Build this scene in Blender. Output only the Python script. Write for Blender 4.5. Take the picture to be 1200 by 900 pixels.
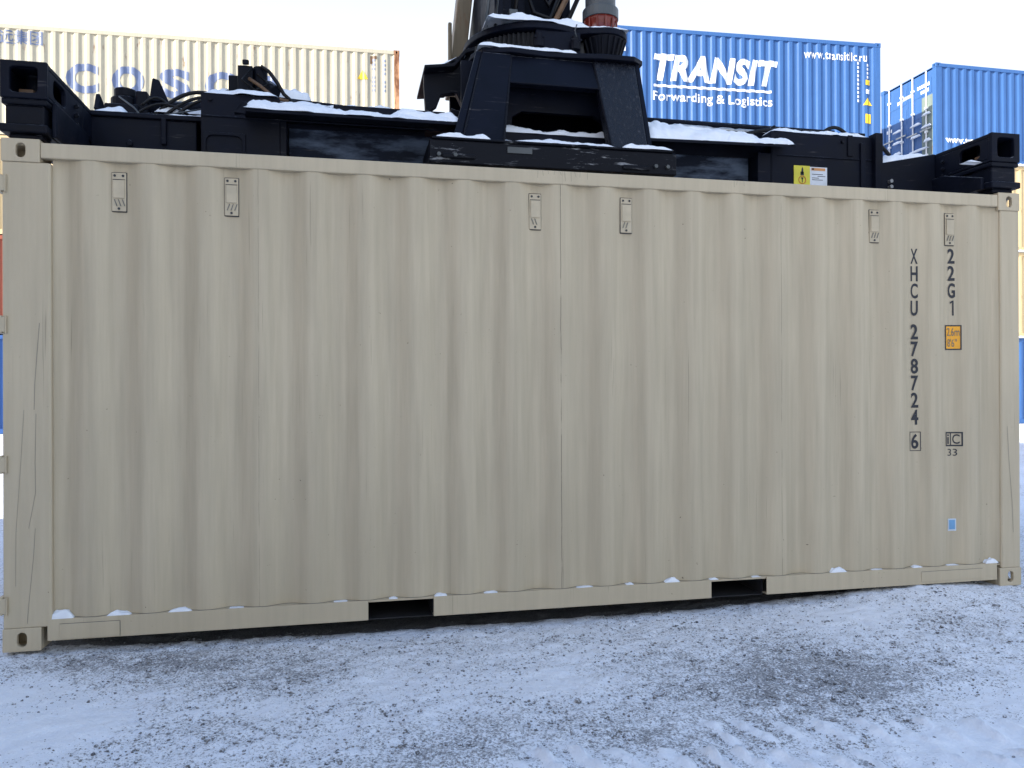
import bpy, bmesh, math, random
import numpy as np
from mathutils import Vector, Matrix
random.seed(7)
R = math.radians
C = bpy.context.scene.collection
scene = bpy.context.scene
for o in list(bpy.data.objects): bpy.data.objects.remove(o)

# ---------------------------------------------------------------- camera
CAM = Vector((1.702, -4.36, 1.337))
camM = Matrix.Rotation(R(-11.88), 4, 'Z') @ Matrix.Rotation(R(90.06), 4, 'X') @ Matrix.Rotation(R(-.22), 4, 'Z')
cd = bpy.data.cameras.new('camera'); cam = bpy.data.objects.new('camera', cd); C.objects.link(cam)
cam.matrix_world = Matrix.Translation(CAM) @ camM
cd.sensor_width = 36; cd.lens = 914.5 * 36 / 1200; cd.clip_end = 3000; cd.clip_start = .05
scene.camera = cam
# ---------------------------------------------------------------- sky and sun
SUN_EL = 24.0
SUN_DIR = Vector((-.93, -.37, 0)).normalized()            # where the sun stands, seen from above
w = bpy.data.worlds.new('World'); scene.world = w; w.use_nodes = True
nt = w.node_tree; nt.nodes.clear()
sky = nt.nodes.new('ShaderNodeTexSky'); sky.sky_type = 'NISHITA'; sky.sun_disc = False
sky.sun_elevation = R(SUN_EL); sky.sun_rotation = math.atan2(SUN_DIR.x, SUN_DIR.y)
sky.air_density = 1.0; sky.dust_density = 1.3; sky.ozone_density = 1.0
bg = nt.nodes.new('ShaderNodeBackground'); bg.inputs[1].default_value = .15
ow = nt.nodes.new('ShaderNodeOutputWorld')
# thin high haze: whitens the sky towards the horizon
geo = nt.nodes.new('ShaderNodeTexCoord'); sx_ = nt.nodes.new('ShaderNodeSeparateXYZ'); nt.links.new(geo.outputs['Generated'], sx_.inputs[0])
mr = nt.nodes.new('ShaderNodeMapRange'); mr.clamp = True
mr.inputs['From Min'].default_value = .42; mr.inputs['From Max'].default_value = .62; mr.inputs['To Min'].default_value = .88; mr.inputs['To Max'].default_value = .0
nt.links.new(sx_.outputs[2], mr.inputs['Value'])
hz = nt.nodes.new('ShaderNodeMix'); hz.data_type = 'RGBA'; hz.inputs[7].default_value = (2.18, 2.26, 2.40, 1)
nt.links.new(mr.outputs[0], hz.inputs[0]); nt.links.new(sky.outputs[0], hz.inputs[6])
nt.links.new(hz.outputs[2], bg.inputs[0]); nt.links.new(bg.outputs[0], ow.inputs[0])
sl = bpy.data.lights.new('sun', 'SUN'); sun = bpy.data.objects.new('sun', sl); C.objects.link(sun)
sl.energy = 2.7; sl.angle = R(.5); sl.color = (1.0, .93, .82)
sd = Vector((SUN_DIR.x * math.cos(R(SUN_EL)), SUN_DIR.y * math.cos(R(SUN_EL)), math.sin(R(SUN_EL))))
sun.rotation_euler = sd.to_track_quat('Z', 'Y').to_euler(); sun.location = (0, 0, 40)
scene.view_settings.view_transform = 'Standard'; scene.view_settings.look = 'None'
scene.view_settings.gamma = 1; scene.view_settings.use_curve_mapping = False
scene.view_settings.exposure = 1.70
scene.render.engine = 'CYCLES'
scene.cycles.max_bounces = 8; scene.cycles.diffuse_bounces = 4

# ---------------------------------------------------------------- helpers
class MB:
    def __init__(s): s.bm = bmesh.new()
    def box(s, x0, x1, y0, y1, z0, z1):
        v = [s.bm.verts.new((x, y, z)) for x in (x0, x1) for y in (y0, y1) for z in (z0, z1)]
        for f in ((0,1,3,2),(4,6,7,5),(0,4,5,1),(2,3,7,6),(0,2,6,4),(1,5,7,3)): s.bm.faces.new([v[i] for i in f])
        return s
    def hexa(s, lo, hi):                      # lo, hi: four points each, same order
        a = [s.bm.verts.new(p) for p in lo]; b = [s.bm.verts.new(p) for p in hi]; n = len(a)
        s.bm.faces.new(a[::-1]); s.bm.faces.new(b)
        for i in range(n): s.bm.faces.new([a[i], a[(i+1)%n], b[(i+1)%n], b[i]])
        return s
    def prism(s, pts, ax, c0, c1):            # outline in the other two axes, extruded along ax
        def mk(p, c):
            q = list(p); q.insert(ax, c); return q
        return s.hexa([mk(p, c0) for p in pts], [mk(p, c1) for p in pts])
    def tube(s, pts, r, n=8, cap=True):
        pts = [Vector(p) for p in pts]; rings = []
        up = Vector((0, 0, 1))
        for i, p in enumerate(pts):
            t = (pts[min(i+1, len(pts)-1)] - pts[max(i-1, 0)]).normalized()
            a = t.cross(up)
            if a.length < .05: a = t.cross(Vector((1, 0, 0)))
            a.normalize(); b = a.cross(t)
            rr = r[i] if isinstance(r, (list, tuple)) else r
            rings.append([s.bm.verts.new(p + rr*(math.cos(k*2*math.pi/n)*a + math.sin(k*2*math.pi/n)*b)) for k in range(n)])
        for i in range(len(rings)-1):
            for k in range(n): s.bm.faces.new([rings[i][k], rings[i][(k+1)%n], rings[i+1][(k+1)%n], rings[i+1][k]])
        if cap: s.bm.faces.new(rings[0][::-1]); s.bm.faces.new(rings[-1])
        return s
    def ringplate(s, ax, c0, c1, rect, hole, rad=None, n=32):
        # rectangular plate with a rounded opening through it; ax is the thickness axis
        (a0, b0, a1, b1) = rect; (h0, k0, h1, k1) = hole
        ca, cb = (h0+h1)/2, (k0+k1)/2; hw, hh = (h1-h0)/2, (k1-k0)/2
        rad = min(hw, hh) if rad is None else rad
        inn, out = [], []
        angs = [2*math.pi*(i+.5)/n for i in range(n)]
        for (x, y) in ((a0,b0),(a1,b0),(a1,b1),(a0,b1)): angs.append(math.atan2(y-cb, x-ca) % (2*math.pi))
        angs = sorted(set(round(a % (2*math.pi), 5) for a in angs))
        for a in angs:
            dx, dy = math.cos(a), math.sin(a)
            lo, hi = 0, hw+hh
            for _ in range(30):
                m = (lo+hi)/2; x, y = abs(m*dx), abs(m*dy)
                ins = x <= hw and y <= hh
                if ins and x > hw-rad and y > hh-rad: ins = math.hypot(x-hw+rad, y-hh+rad) <= rad
                if ins: lo = m
                else: hi = m
            inn.append((ca+lo*dx, cb+lo*dy))
            ts = []
            if dx > 1e-9: ts.append((a1-ca)/dx)
            if dx < -1e-9: ts.append((a0-ca)/dx)
            if dy > 1e-9: ts.append((b1-cb)/dy)
            if dy < -1e-9: ts.append((b0-cb)/dy)
            t = min(ts); out.append((ca+t*dx, cb+t*dy))
        def mk(p, c):
            q = list(p); q.insert(ax, c); return s.bm.verts.new(q)
        I0=[mk(p,c0) for p in inn]; I1=[mk(p,c1) for p in inn]; O0=[mk(p,c0) for p in out]; O1=[mk(p,c1) for p in out]
        m = len(angs)
        for i in range(m):
            j = (i+1) % m
            s.bm.faces.new([O0[i],O0[j],I0[j],I0[i]]); s.bm.faces.new([O1[i],I1[i],I1[j],O1[j]])
            s.bm.faces.new([I0[i],I0[j],I1[j],I1[i]]); s.bm.faces.new([O0[i],O1[i],O1[j],O0[j]])
        return s
    def build(s, name, mat, parent=None, bevel=0, smooth=False, world=False, fix=True):
        if fix: bmesh.ops.recalc_face_normals(s.bm, faces=s.bm.faces)
        me = bpy.data.meshes.new(name); 
        if world and parent is not None:
            bmesh.ops.translate(s.bm, verts=s.bm.verts, vec=-Vector(parent.location))
        s.bm.to_mesh(me); s.bm.free()
        if smooth: me.polygons.foreach_set('use_smooth', [True]*len(me.polygons))
        me.materials.append(mat)
        o = bpy.data.objects.new(name, me); C.objects.link(o)
        if parent is not None: o.parent = parent
        if bevel:
            b = o.modifiers.new('bevel', 'BEVEL'); b.width = bevel; b.segments = 2; b.limit_method = 'ANGLE'; b.angle_limit = R(35)
            b.harden_normals = False
        return o
def npmesh(name, verts, faces, mat, parent=None, smooth=True):
    me = bpy.data.meshes.new(name)
    verts = np.asarray(verts, np.float32); faces = np.asarray(faces, np.int32); k = faces.shape[1]
    me.vertices.add(len(verts)); me.vertices.foreach_set('co', verts.ravel())
    me.loops.add(faces.size); me.loops.foreach_set('vertex_index', faces.ravel())
    me.polygons.add(len(faces)); me.polygons.foreach_set('loop_start', np.arange(0, faces.size, k, dtype=np.int32))
    me.polygons.foreach_set('loop_total', np.full(len(faces), k, np.int32))
    me.polygons.foreach_set('use_smooth', np.full(len(faces), smooth))
    me.update(calc_edges=True); me.validate()
    me.materials.append(mat)
    o = bpy.data.objects.new(name, me); C.objects.link(o)
    if parent is not None: o.parent = parent
    return o
def tag(o, label=None, cat=None, group=None, kind=None):
    if label: o['label'] = label
    if cat: o['category'] = cat
    if group: o['group'] = group
    if kind: o['kind'] = kind
    return o
def thing(name, label, cat, loc=(0,0,0), rz=0, group=None):
    o = bpy.data.objects.new(name, None); C.objects.link(o); o.location = loc; o.rotation_euler = (0, 0, rz)
    o.empty_display_size = .3
    return tag(o, label, cat, group)
def grid_faces(nu, nv):
    i = np.arange((nu)*(nv)).reshape(nv, nu)
    return np.stack([i[:-1,:-1].ravel(), i[:-1,1:].ravel(), i[1:,1:].ravel(), i[1:,:-1].ravel()], 1)
_rng = np.random.RandomState(3)
_tab = _rng.rand(256, 256)
def vn(x, y, s, o=0):
    x = np.asarray(x)/s + 37.7*o + 500; y = np.asarray(y)/s + 11.3*o + 500
    xi = np.floor(x).astype(int); yi = np.floor(y).astype(int); fx = x-xi; fy = y-yi
    fx = fx*fx*(3-2*fx); fy = fy*fy*(3-2*fy)
    g = lambda a, b: _tab[a % 256, b % 256]
    return (g(xi,yi)*(1-fx)+g(xi+1,yi)*fx)*(1-fy) + (g(xi,yi+1)*(1-fx)+g(xi+1,yi+1)*fx)*fy
def fbm(x, y, s, oct=4, o=0):
    t = 0; a = .5; n = 0
    for k in range(oct): t = t + a*vn(x, y, s/2**k, o+k*3); n += a; a *= .5
    return t/n
def ground_at(u, v):                            # a pixel of the photograph to its spot on the ground
    d = camM.to_3x3() @ Vector(((u-600)/914.5, -(v-450)/914.5, -1)); t = -CAM.z/d.z
    return CAM.x+t*d.x, CAM.y+t*d.y

# ---------------------------------------------------------------- materials
class NT:
    def __init__(s, name):
        s.m = bpy.data.materials.new(name); s.m.use_nodes = True; s.t = s.m.node_tree; s.t.nodes.clear()
        s.o = s.t.nodes.new('ShaderNodeOutputMaterial'); s.b = s.t.nodes.new('ShaderNodeBsdfPrincipled')
        s.t.links.new(s.b.outputs[0], s.o.inputs[0]); s.co = s.t.nodes.new('ShaderNodeTexCoord')
    def n(s, ty, **k):
        x = s.t.nodes.new(ty)
        for a, b in k.items(): setattr(x, a, b)
        return x
    def l(s, a, b): s.t.links.new(a, b)
    def coords(s, scale=(1,1,1), kind='Object', rot=(0,0,0)):
        m = s.n('ShaderNodeMapping'); m.inputs['Scale'].default_value = scale; m.inputs['Rotation'].default_value = rot
        s.l(s.co.outputs[kind], m.inputs[0]); return m.outputs[0]
    def noise(s, co, sc, det=4, rough=.55):
        x = s.n('ShaderNodeTexNoise'); x.inputs['Scale'].default_value = sc; x.inputs['Detail'].default_value = det
        x.inputs['Roughness'].default_value = rough; s.l(co, x.inputs['Vector']); return x.outputs['Fac']
    def ramp(s, f, p0, p1, a=0., b=1.):
        x = s.n('ShaderNodeMapRange'); x.clamp = True
        x.inputs['From Min'].default_value = p0; x.inputs['From Max'].default_value = p1
        x.inputs['To Min'].default_value = a; x.inputs['To Max'].default_value = b; s.l(f, x.inputs['Value']); return x.outputs[0]
    def mix(s, f, a, b):
        x = s.n('ShaderNodeMix', data_type='RGBA')
        if isinstance(f, float): x.inputs[0].default_value = f
        else: s.l(f, x.inputs[0])
        for i, c in ((6, a), (7, b)):
            if isinstance(c, tuple): x.inputs[i].default_value = (*c[:3], 1)
            else: s.l(c, x.inputs[i])
        return x.outputs[2]
    def math(s, op, a, b=None):
        x = s.n('ShaderNodeMath', operation=op)
        for i, c in ((0, a), (1, b)):
            if c is None: continue
            if isinstance(c, (int, float)): x.inputs[i].default_value = c
            else: s.l(c, x.inputs[i])
        return x.outputs[0]
    def bump(s, h, st=.3, d=.01, prev=None):
        x = s.n('ShaderNodeBump'); x.inputs['Strength'].default_value = st; x.inputs['Distance'].default_value = d
        s.l(h, x.inputs['Height'])
        if prev is not None: s.l(prev, x.inputs['Normal'])
        return x.outputs[0]
    def up(s):
        g = s.n('ShaderNodeNewGeometry'); p = s.n('ShaderNodeSeparateXYZ'); s.l(g.outputs['Normal'], p.inputs[0]); return p.outputs[2]
    def fin(s, col, rough=.5, nor=None, metal=0, spec=.5):
        if isinstance(col, tuple): s.b.inputs['Base Color'].default_value = (*col, 1)
        else: s.l(col, s.b.inputs['Base Color'])
        if isinstance(rough, (int, float)): s.b.inputs['Roughness'].default_value = rough
        else: s.l(rough, s.b.inputs['Roughness'])
        s.b.inputs['Metallic'].default_value = metal; s.b.inputs['Specular IOR Level'].default_value = spec
        if nor is not None: s.l(nor, s.b.inputs['Normal'])
        return s.m
def flat(name, col, rough=.5, metal=0, var=.12, spec=.5):
    t = NT(name); f = t.noise(t.coords(), 9, 5)
    c = t.mix(t.ramp(f, .3, .7), tuple(x*(1-var) for x in col), tuple(min(1, x*(1+var)) for x in col))
    return t.fin(c, rough, None, metal, spec)
def container_paint(name, col, streak=.25, rust=.0, scratch=.5, rough=.5, seams=()):
    t = NT(name); o = t.coords()
    n1 = t.noise(t.coords((7, 7, .35)), 3, 6, .6)                   # run-down streaks
    n2 = t.noise(o, 1.1, 5)
    dk = tuple(x*.72 for x in col); lt = tuple(min(1, x*1.1) for x in col)
    c = t.mix(t.ramp(n1, .35, .68, 0, streak*2), lt, dk)
    c = t.mix(t.ramp(n2, .4, .7, 0, .5), c, tuple(x*.88 for x in col))
    # fine vertical scuffs
    s1 = t.noise(t.coords((60, 60, .7)), 1.6, 3, .5)
    s2 = t.noise(t.coords((3, 3, 1.2)), 1.3, 3, .5)
    sc = t.math('MULTIPLY', t.ramp(s1, .665, .71), t.ramp(s2, .5, .62))
    c = t.mix(t.math('MULTIPLY', sc, scratch), c, tuple(x*.3 for x in col))
    # specks and chips
    sp = t.noise(o, 55, 2, .5); sp2 = t.noise(o, 2.3, 3)
    c = t.mix(t.math('MULTIPLY', t.ramp(sp, .74, .78), t.ramp(sp2, .5, .6, 0, .8)), c, (.06, .035, .02))
    if seams:
        x = t.n('ShaderNodeSeparateXYZ'); t.l(t.co.outputs['Object'], x.inputs[0])
        wob = t.math('MULTIPLY', t.math('SUBTRACT', t.noise(t.coords((0, 0, 2.5)), 2, 4), .5), .012)
        wx = t.math('ADD', x.outputs[0], wob)
        brk = t.ramp(t.noise(t.coords((.5, .5, 2)), 3, 5), .38, .5, .15, .85)
        for q, k_ in seams:
            d = t.math('ABSOLUTE', t.math('SUBTRACT', wx, q))
            m = t.math('MULTIPLY', t.ramp(d, .0008, .0028, k_, 0), brk)
            c = t.mix(m, c, tuple(x*.16 for x in col))
    if rust:
        rn = t.noise(t.coords((3, 3, .8)), 2.2, 7, .7)
        c = t.mix(t.ramp(rn, .62-rust*.3, .74-rust*.25), c, (.17, .065, .025))
    h = t.noise(t.coords((1, 1, .5)), 5, 4)
    nor = t.bump(h, .25, .02); nor = t.bump(t.noise(o, 160, 3), .06, .002, nor)
    return t.fin(c, t.ramp(n1, .3, .7, rough-.07, rough+.12), nor, 0, .4)
def steel_paint(name, col, frost=.0, wear=.3, rough=.42):
    t = NT(name); o = t.coords()
    n = t.noise(o, 4, 6, .6); c = t.mix(t.ramp(n, .35, .7), tuple(x*.75 for x in col), tuple(x*1.35 for x in col))
    sc = t.noise(t.coords((2, 5, 26)), 2.2, 5, .6); s2 = t.noise(o, 2.6, 4)
    m = t.math('MULTIPLY', t.ramp(sc, .62, .72), t.ramp(s2, .46, .62, 0, wear))
    c = t.mix(m, c, (.14, .13, .13))
    ch = t.noise(o, 22, 6, .65)
    c = t.mix(t.ramp(ch, .70, .74, 0, wear*1.4), c, (.07, .035, .025))
    up = t.up(); dust = t.noise(o, 30, 5, .7)
    c = t.mix(t.math('MULTIPLY', t.ramp(up, .55, .95), t.ramp(dust, .42, .6, 0, .6)), c, (.6, .66, .75))
    if frost:
        fn = t.noise(t.coords((.9, 1, 3.2)), 2.6, 5, .6)
        c = t.mix(t.ramp(fn, .42, .60, 0, frost), c, (.19, .25, .36))
    return t.fin(c, t.ramp(n, .3, .7, rough-.08, rough+.15), t.bump(t.noise(o, 40, 4), .12, .004), 0, .13)
def mark_paint(name, col, wear=.35, sc=30):
    t = NT(name); n = t.noise(t.coords(), sc, 6, .7)
    return t.fin(t.mix(t.ramp(n, .55, .8, 0, wear), col, tuple(x*.5+.2 for x in col)), .5)
BEIGE = (.485, .405, .278)
M = {}
SEAMS = ((1.235, .35), (2.912, .95), (4.322, .55))
M['beige'] = container_paint('beige_paint', BEIGE, .26, 0, .36, .5, SEAMS)
M['beige_frame'] = container_paint('beige_frame_paint', BEIGE, .16, 0, .45, .48)
M['dark_void'] = flat('dark_inside_shade', (.02, .02, .022), .8)  # shade inside pockets and under floors put into a near-black colour
M['vent'] = flat('vent_plate', (.485, .405, .278), .5)
M['slot'] = flat('slot_shade_paint', (.17, .16, .13), .6)
M['scuff'] = flat('scuffed_paint', (.24, .21, .16), .6)
M['sealant'] = flat('dark_sealant', (.045, .045, .045), .7)
M['letter'] = mark_paint('black_marking', (.010, .012, .020), .0, 60)
M['orange'] = flat('orange_label', (.85, .38, .015), .4)
M['blue_sticker'] = flat('blue_sticker', (.16, .36, .60), .4)
M['white_sticker'] = flat('white_sticker', (.62, .68, .74), .4)
M['black'] = steel_paint('black_steel', (.0030, .0045, .0110), 0, .35, .5)
M['black_scuffed'] = steel_paint('scuffed_black_steel', (.0042, .0052, .0095), .0, .9, .5)
M['frosted'] = steel_paint('frosted_black_steel', (.008, .012, .024), .5, .3, .6)
def icy():
    t = NT('icy_black_steel'); n = t.noise(t.coords((16, 16, 4.0)), 4, 7, .72); m = t.ramp(n, .57, .66, 0, .30)  # pale ice streaks, their glints mixed into the colour
    return t.fin(t.mix(m, (.005, .006, .011), (.16, .17, .20)), t.ramp(n, .4, .65, .2, .6), t.bump(n, .6, .01), 0, .3)
M['icy'] = icy()
def carriage():
    t = NT('scraped_black_steel'); n = t.noise(t.coords((2.2, 9, 16)), 3, 7, .7); n2 = t.noise(t.coords(), 3.1, 4)
    m = t.math('MULTIPLY', t.ramp(n, .58, .66), t.ramp(n2, .45, .6))
    return t.fin(t.mix(m, (.004, .005, .009), (.25, .26, .28)), .5, t.bump(n, .3, .006), 0, .13)
M['carriage'] = carriage()
M['rubber'] = flat('black_rubber', (.006, .006, .007), .5, 0, .12, .25)
M['gear'] = flat('greasy_gear_steel', (.035, .036, .04), .35, .3, .3)
M['faded'] = container_paint('faded_green_grey_paint', (.20, .25, .22), .4, .15, .4)
M['red'] = flat('red_collar', (.16, .018, .010), .3)
M['grey'] = flat('grey_cast_iron', (.06, .068, .072), .4)
M['steel'] = flat('bare_steel', (.35, .36, .38), .35, .8)
M['tan_steel'] = container_paint('tan_steel', (.20, .155, .095), .35, .25, .4)
M['brass'] = flat('brown_valve_paint', (.12, .065, .03), .55, 0, .4)
M['yellow'] = flat('yellow_label', (.62, .56, .04), .45)
M['white'] = flat('white_label', (.62, .66, .72), .45)
M['labelorange'] = flat('label_orange', (.55, .25, .08), .45)
M['labelred'] = flat('label_red', (.5, .03, .02), .45)
M['cream'] = container_paint('cream_paint', (.47, .43, .325), .22, .05, .3, .5)
M['cream_rust'] = container_paint('rusty_cream_paint', (.55, .30, .16), .3, .75, .4, .6)
M['blue'] = container_paint('blue_paint', (.040, .120, .315), .25, 0, .3, .4)
M['blue_dark'] = container_paint('deep_blue_paint', (.03, .10, .30), .25, 0, .3, .4)
M['tan'] = container_paint('tan_paint', (.60, .45, .24), .25, .04, .3, .5)
M['orange_red'] = container_paint('orange_red_paint', (.30, .075, .04), .25, .04, .3, .5)
M['navy'] = mark_paint('navy_marking', (.12, .16, .28), .55, 9)
M['whitemark'] = mark_paint('white_marking', (.85, .85, .85), .1, 6)
M['warn'] = flat('warning_yellow', (.8, .55, .03), .5)
def snow_mat():
    t = NT('snow'); o = t.coords()
    n = t.noise(o, 14, 6, .6); c = t.mix(t.ramp(n, .3, .7), (.76, .79, .84), (.86, .88, .9))
    nor = t.bump(t.noise(o, 60, 6, .7), .4, .01)
    return t.fin(c, .75, nor, 0, .3)
M['snow'] = snow_mat()
def ground_mat():
    t = NT('snowy_gravel'); o = t.coords()
    at = t.n('ShaderNodeAttribute'); at.attribute_name = 'bare'
    fine = t.noise(o, 85, 6, .75); mid = t.noise(o, 13, 8, .75); big = t.noise(o, 1.7, 4)
    f = t.math('ADD', t.math('MULTIPLY', fine, .62), t.math('MULTIPLY', mid, .30)); f = t.math('ADD', f, t.math('MULTIPLY', big, .08))
    f = t.math('ADD', f, t.math('MULTIPLY', t.math('SUBTRACT', at.outputs['Fac'], .5), .30))
    snow = t.mix(t.ramp(mid, .3, .7), (.76, .80, .87), (.88, .90, .93))
    v = t.n('ShaderNodeTexVoronoi'); v.inputs['Scale'].default_value = 75; t.l(o, v.inputs['Vector'])
    grv = t.mix(t.ramp(v.outputs['Distance'], .05, .6), (.135, .142, .158), (.02, .021, .026))
    g2 = t.mix(t.ramp(t.noise(o, 120, 3), .4, .65), grv, (.20, .20, .21))
    c = t.mix(t.ramp(f, .50, .575, 0, .80), snow, g2)
    nor = t.bump(v.outputs['Distance'], .35, .006); nor = t.bump(fine, .5, .012, nor)
    return t.fin(c, .8, nor, 0, .25)
M['ground'] = ground_mat()
M['gravel'] = None
def stone_mat():
    t = NT('snow_dusted_stone'); o = t.coords(); up = t.up()
    c = t.mix(t.ramp(t.noise(o, 25, 3), .35, .65), (.06, .062, .07), (.22, .21, .20))
    m = t.math('MULTIPLY', t.ramp(up, .35, .9), t.ramp(t.noise(o, 45, 4, .7), .42, .58))
    return t.fin(t.mix(m, c, (.72, .75, .8)), .8)
M['stone'] = stone_mat()

# ================================================================= THE SETTING: snowy yard
DARK = [(930, 792, .62, .30, .95), (905, 755, .9, .13, .5), (640, 745, .9, .10, .45), (1015, 805, .35, .16, .6), (215, 775, .75, .16, .75), (330, 790, .35, .16, .6), (80, 772, .4, .10, .5),
        (470, 880, .35, .15, .45), (720, 880, .5, .16, .5), (580, 855, .3, .2, .3), (230, 850, .3, .15, .35), (880, 850, .5, .15, .35), (1080, 880, .25, .1, .3), (1100, 710, .5, .1, .35)]
BRIGHT = [(1110, 862, .3, .10, .5), (60, 850, .30, .22, .8), (20, 810, .25, .2, .5), (1165, 872, .30, .14, 1.0), (1150, 810, .35, .2, .45), (660, 800, .35, .2, .35), (1020, 715, .5, .12, .4), (300, 830, .3, .1, .3)]
def bare_field(x, y):
    b = .47 + .34*(fbm(x, y, .8, 5, 5)-.5)
    for u, v, rx, ry, k in DARK:
        cx, cy = ground_at(u, v); q = ((x-cx)/rx/1.25)**2+((y-cy)/ry/1.2)**2; b = b + .20*k*np.exp(-q*1.2)*(.5+fbm(x, y, .3, 4, 14))
    for u, v, rx, ry, k in BRIGHT:
        cx, cy = ground_at(u, v); q = ((x-cx)/rx)**2+((y-cy)/ry)**2; b = b - .5*k*np.exp(-q*1.2)
    return b
TRD = Vector((math.cos(R(-12)), math.sin(R(-12))))
def lugs(x, y):
    s = np.zeros_like(x)
    for (ox, oy, L0, L1, slant) in ((2.2, -1.62, .1, 2.6, .5), (3.05, -1.55, .05, 1.6, .45)):
        a = (x-ox)*TRD.x+(y-oy)*TRD.y; b = -(x-ox)*TRD.y+(y-oy)*TRD.x
        a2 = a+b*slant + .07*(vn(x, y, .25, 9)-.5) + .02*(vn(x, y, .04, 19)-.5)
        ph = (a2/.145) % 1.0; bar = np.exp(-((ph-.5)/.15)**2)
        idx = np.floor(a2/.145); keep = (.25+.9*np.mod(np.sin(idx*12.9+ox)*43.7, 1.0))*np.clip(vn(x, y, .07, 21)*2.6-.1, 0, 1)
        win = 1/(1+np.exp(-(.085-np.abs(b+.02*np.sin(idx*3.1)))/.012)) / (1+np.exp(-(a-L0)/.03)) / (1+np.exp(-(L1-a)/.03))
        s = np.maximum(s, bar*win*keep)
    return s
def gz(x, y):
    z = .045*(fbm(x, y, 1.5, 4, 1)-.5) - .0
    under = np.exp(-((y-1.0)/1.25)**4)*1.0
    dip = -.055*np.exp(-((x-2.6)/1.7)**4)*under
    mound = -.03*np.clip((y-.10)/.15, 0, 1)*np.clip((2.3-y)/.2, 0, 1)*np.clip((x-.25)/.2, 0, 1)*np.clip((5.75-x)/.2, 0, 1) + .050*np.exp(-((x-5.35)/.5)**2 - ((y-.0)/.3)**2)
    z = z*np.clip(1-under, .25, 1) + dip + mound - .012
    z = z - .02*np.exp(-((x-.6)/.5)**2-((y-.1)/.25)**2)
    far = np.clip((y-8)/6, 0, 1); z = z + .12*far
    return z
def axis(segs):
    r = []
    for a, b, st in segs: r += list(np.arange(a, b, st))
    r.append(segs[-1][1]); return np.array(r)
gx = axis([(-600,-100,60),(-100,-20,8),(-20,-3,.6),(-3,-1.2,.06),(-1.2,8,.0125),(8,11,.06),(11,30,.6),(30,110,8),(110,600,60)])
gy = axis([(-600,-100,60),(-100,-20,8),(-20,-3,.6),(-3,-2.3,.05),(-2.3,.35,.0125),(.35,3,.05),(3,12,.3),(12,40,.8),(40,120,8),(120,900,60)])
X, Y = np.meshgrid(gx, gy)
near = ((X>-1.5)&(X<8.2)&(Y>-2.4)&(Y<.4)).astype(float)
B = bare_field(X, Y); LG = lugs(X, Y)*near
under_ = (X > .1) & (X < 5.95) & (Y > .16) & (Y < 2.3)  # no snow under the container; dark gravel also paints the shade below the rail
B2 = np.clip(np.where(under_, 1.3, np.clip(B, -.3, .72)) - 1.5*LG, -.4, 1.3)
Z = gz(X, Y)
mic = (.024*(fbm(X, Y, .09, 3, 2)-.5) + .016*(fbm(X, Y, .035, 2, 4)-.5)*np.clip(B*1.6, .3, 1.3))
Z = Z + near*mic + .030*LG*(.5+1.0*vn(X, Y, .05, 17))
V = np.stack([X.ravel(), Y.ravel(), Z.ravel()], 1)
ground = npmesh('ground', V, grid_faces(len(gx), len(gy)), M['ground'])
a = ground.data.attributes.new('bare', 'FLOAT', 'POINT'); a.data.foreach_set('value', B2.ravel().astype(np.float32))
tag(ground, 'snow covered gravel yard with bare stony patches and tyre lug prints', 'ground', kind='structure')
# loose stones on it
def ico():
    t = (1+5**.5)/2
    v = np.array([(-1,t,0),(1,t,0),(-1,-t,0),(1,-t,0),(0,-1,t),(0,1,t),(0,-1,-t),(0,1,-t),(t,0,-1),(t,0,1),(-t,0,-1),(-t,0,1)])/math.hypot(1, t)
    f = np.array([(0,11,5),(0,5,1),(0,1,7),(0,7,10),(0,10,11),(1,5,9),(5,11,4),(11,10,2),(10,7,6),(7,1,8),(3,9,4),(3,4,2),(3,2,6),(3,6,8),(3,8,9),(4,9,5),(2,4,11),(6,2,10),(8,6,7),(9,8,1)])
    return v, f
rs = np.random.RandomState(11)
N = 420000
sx = rs.uniform(-1.2, 8, N); sy = rs.uniform(-2.25, .3, N)
pb = np.clip((bare_field(sx, sy)-.22)*.85, .02, 1) * (1-.9*np.clip(lugs(sx, sy)*1.6, 0, 1)) * np.clip(fbm(sx, sy, .22, 3, 8)*3-.95, .05, 1)
k = rs.rand(N) < pb*.62; sx, sy = sx[k], sy[k]; n = len(sx)
iv, jf = ico(); r = .0018+.0048*rs.rand(n)**3.6+.006*(rs.rand(n) > .994)
sz = gz(sx, sy) + .024*(fbm(sx, sy, .09, 3, 2)-.5) + r*.1
SV = iv[None]*(r[:,None,None])*(1+.5*(rs.rand(n, 12, 1)-.5))*np.stack([1+.5*rs.rand(n), 1+.5*rs.rand(n), .65+.3*rs.rand(n)], 1)[:,None,:]
th = rs.rand(n)*6.28; c_, s_ = np.cos(th)[:,None], np.sin(th)[:,None]
SX = SV[:,:,0]*c_-SV[:,:,1]*s_+sx[:,None]; SY = SV[:,:,0]*s_+SV[:,:,1]*c_+sy[:,None]; SZ = SV[:,:,2]+sz[:,None]
SF = (jf[None]+12*np.arange(n)[:,None,None]).reshape(-1, 3)
st = npmesh('gravel', np.stack([SX, SY, SZ], 2).reshape(-1, 3), SF, M['stone'], smooth=False)
tag(st, 'loose dark gravel stones scattered over the snowy ground', 'gravel', kind='stuff')

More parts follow.
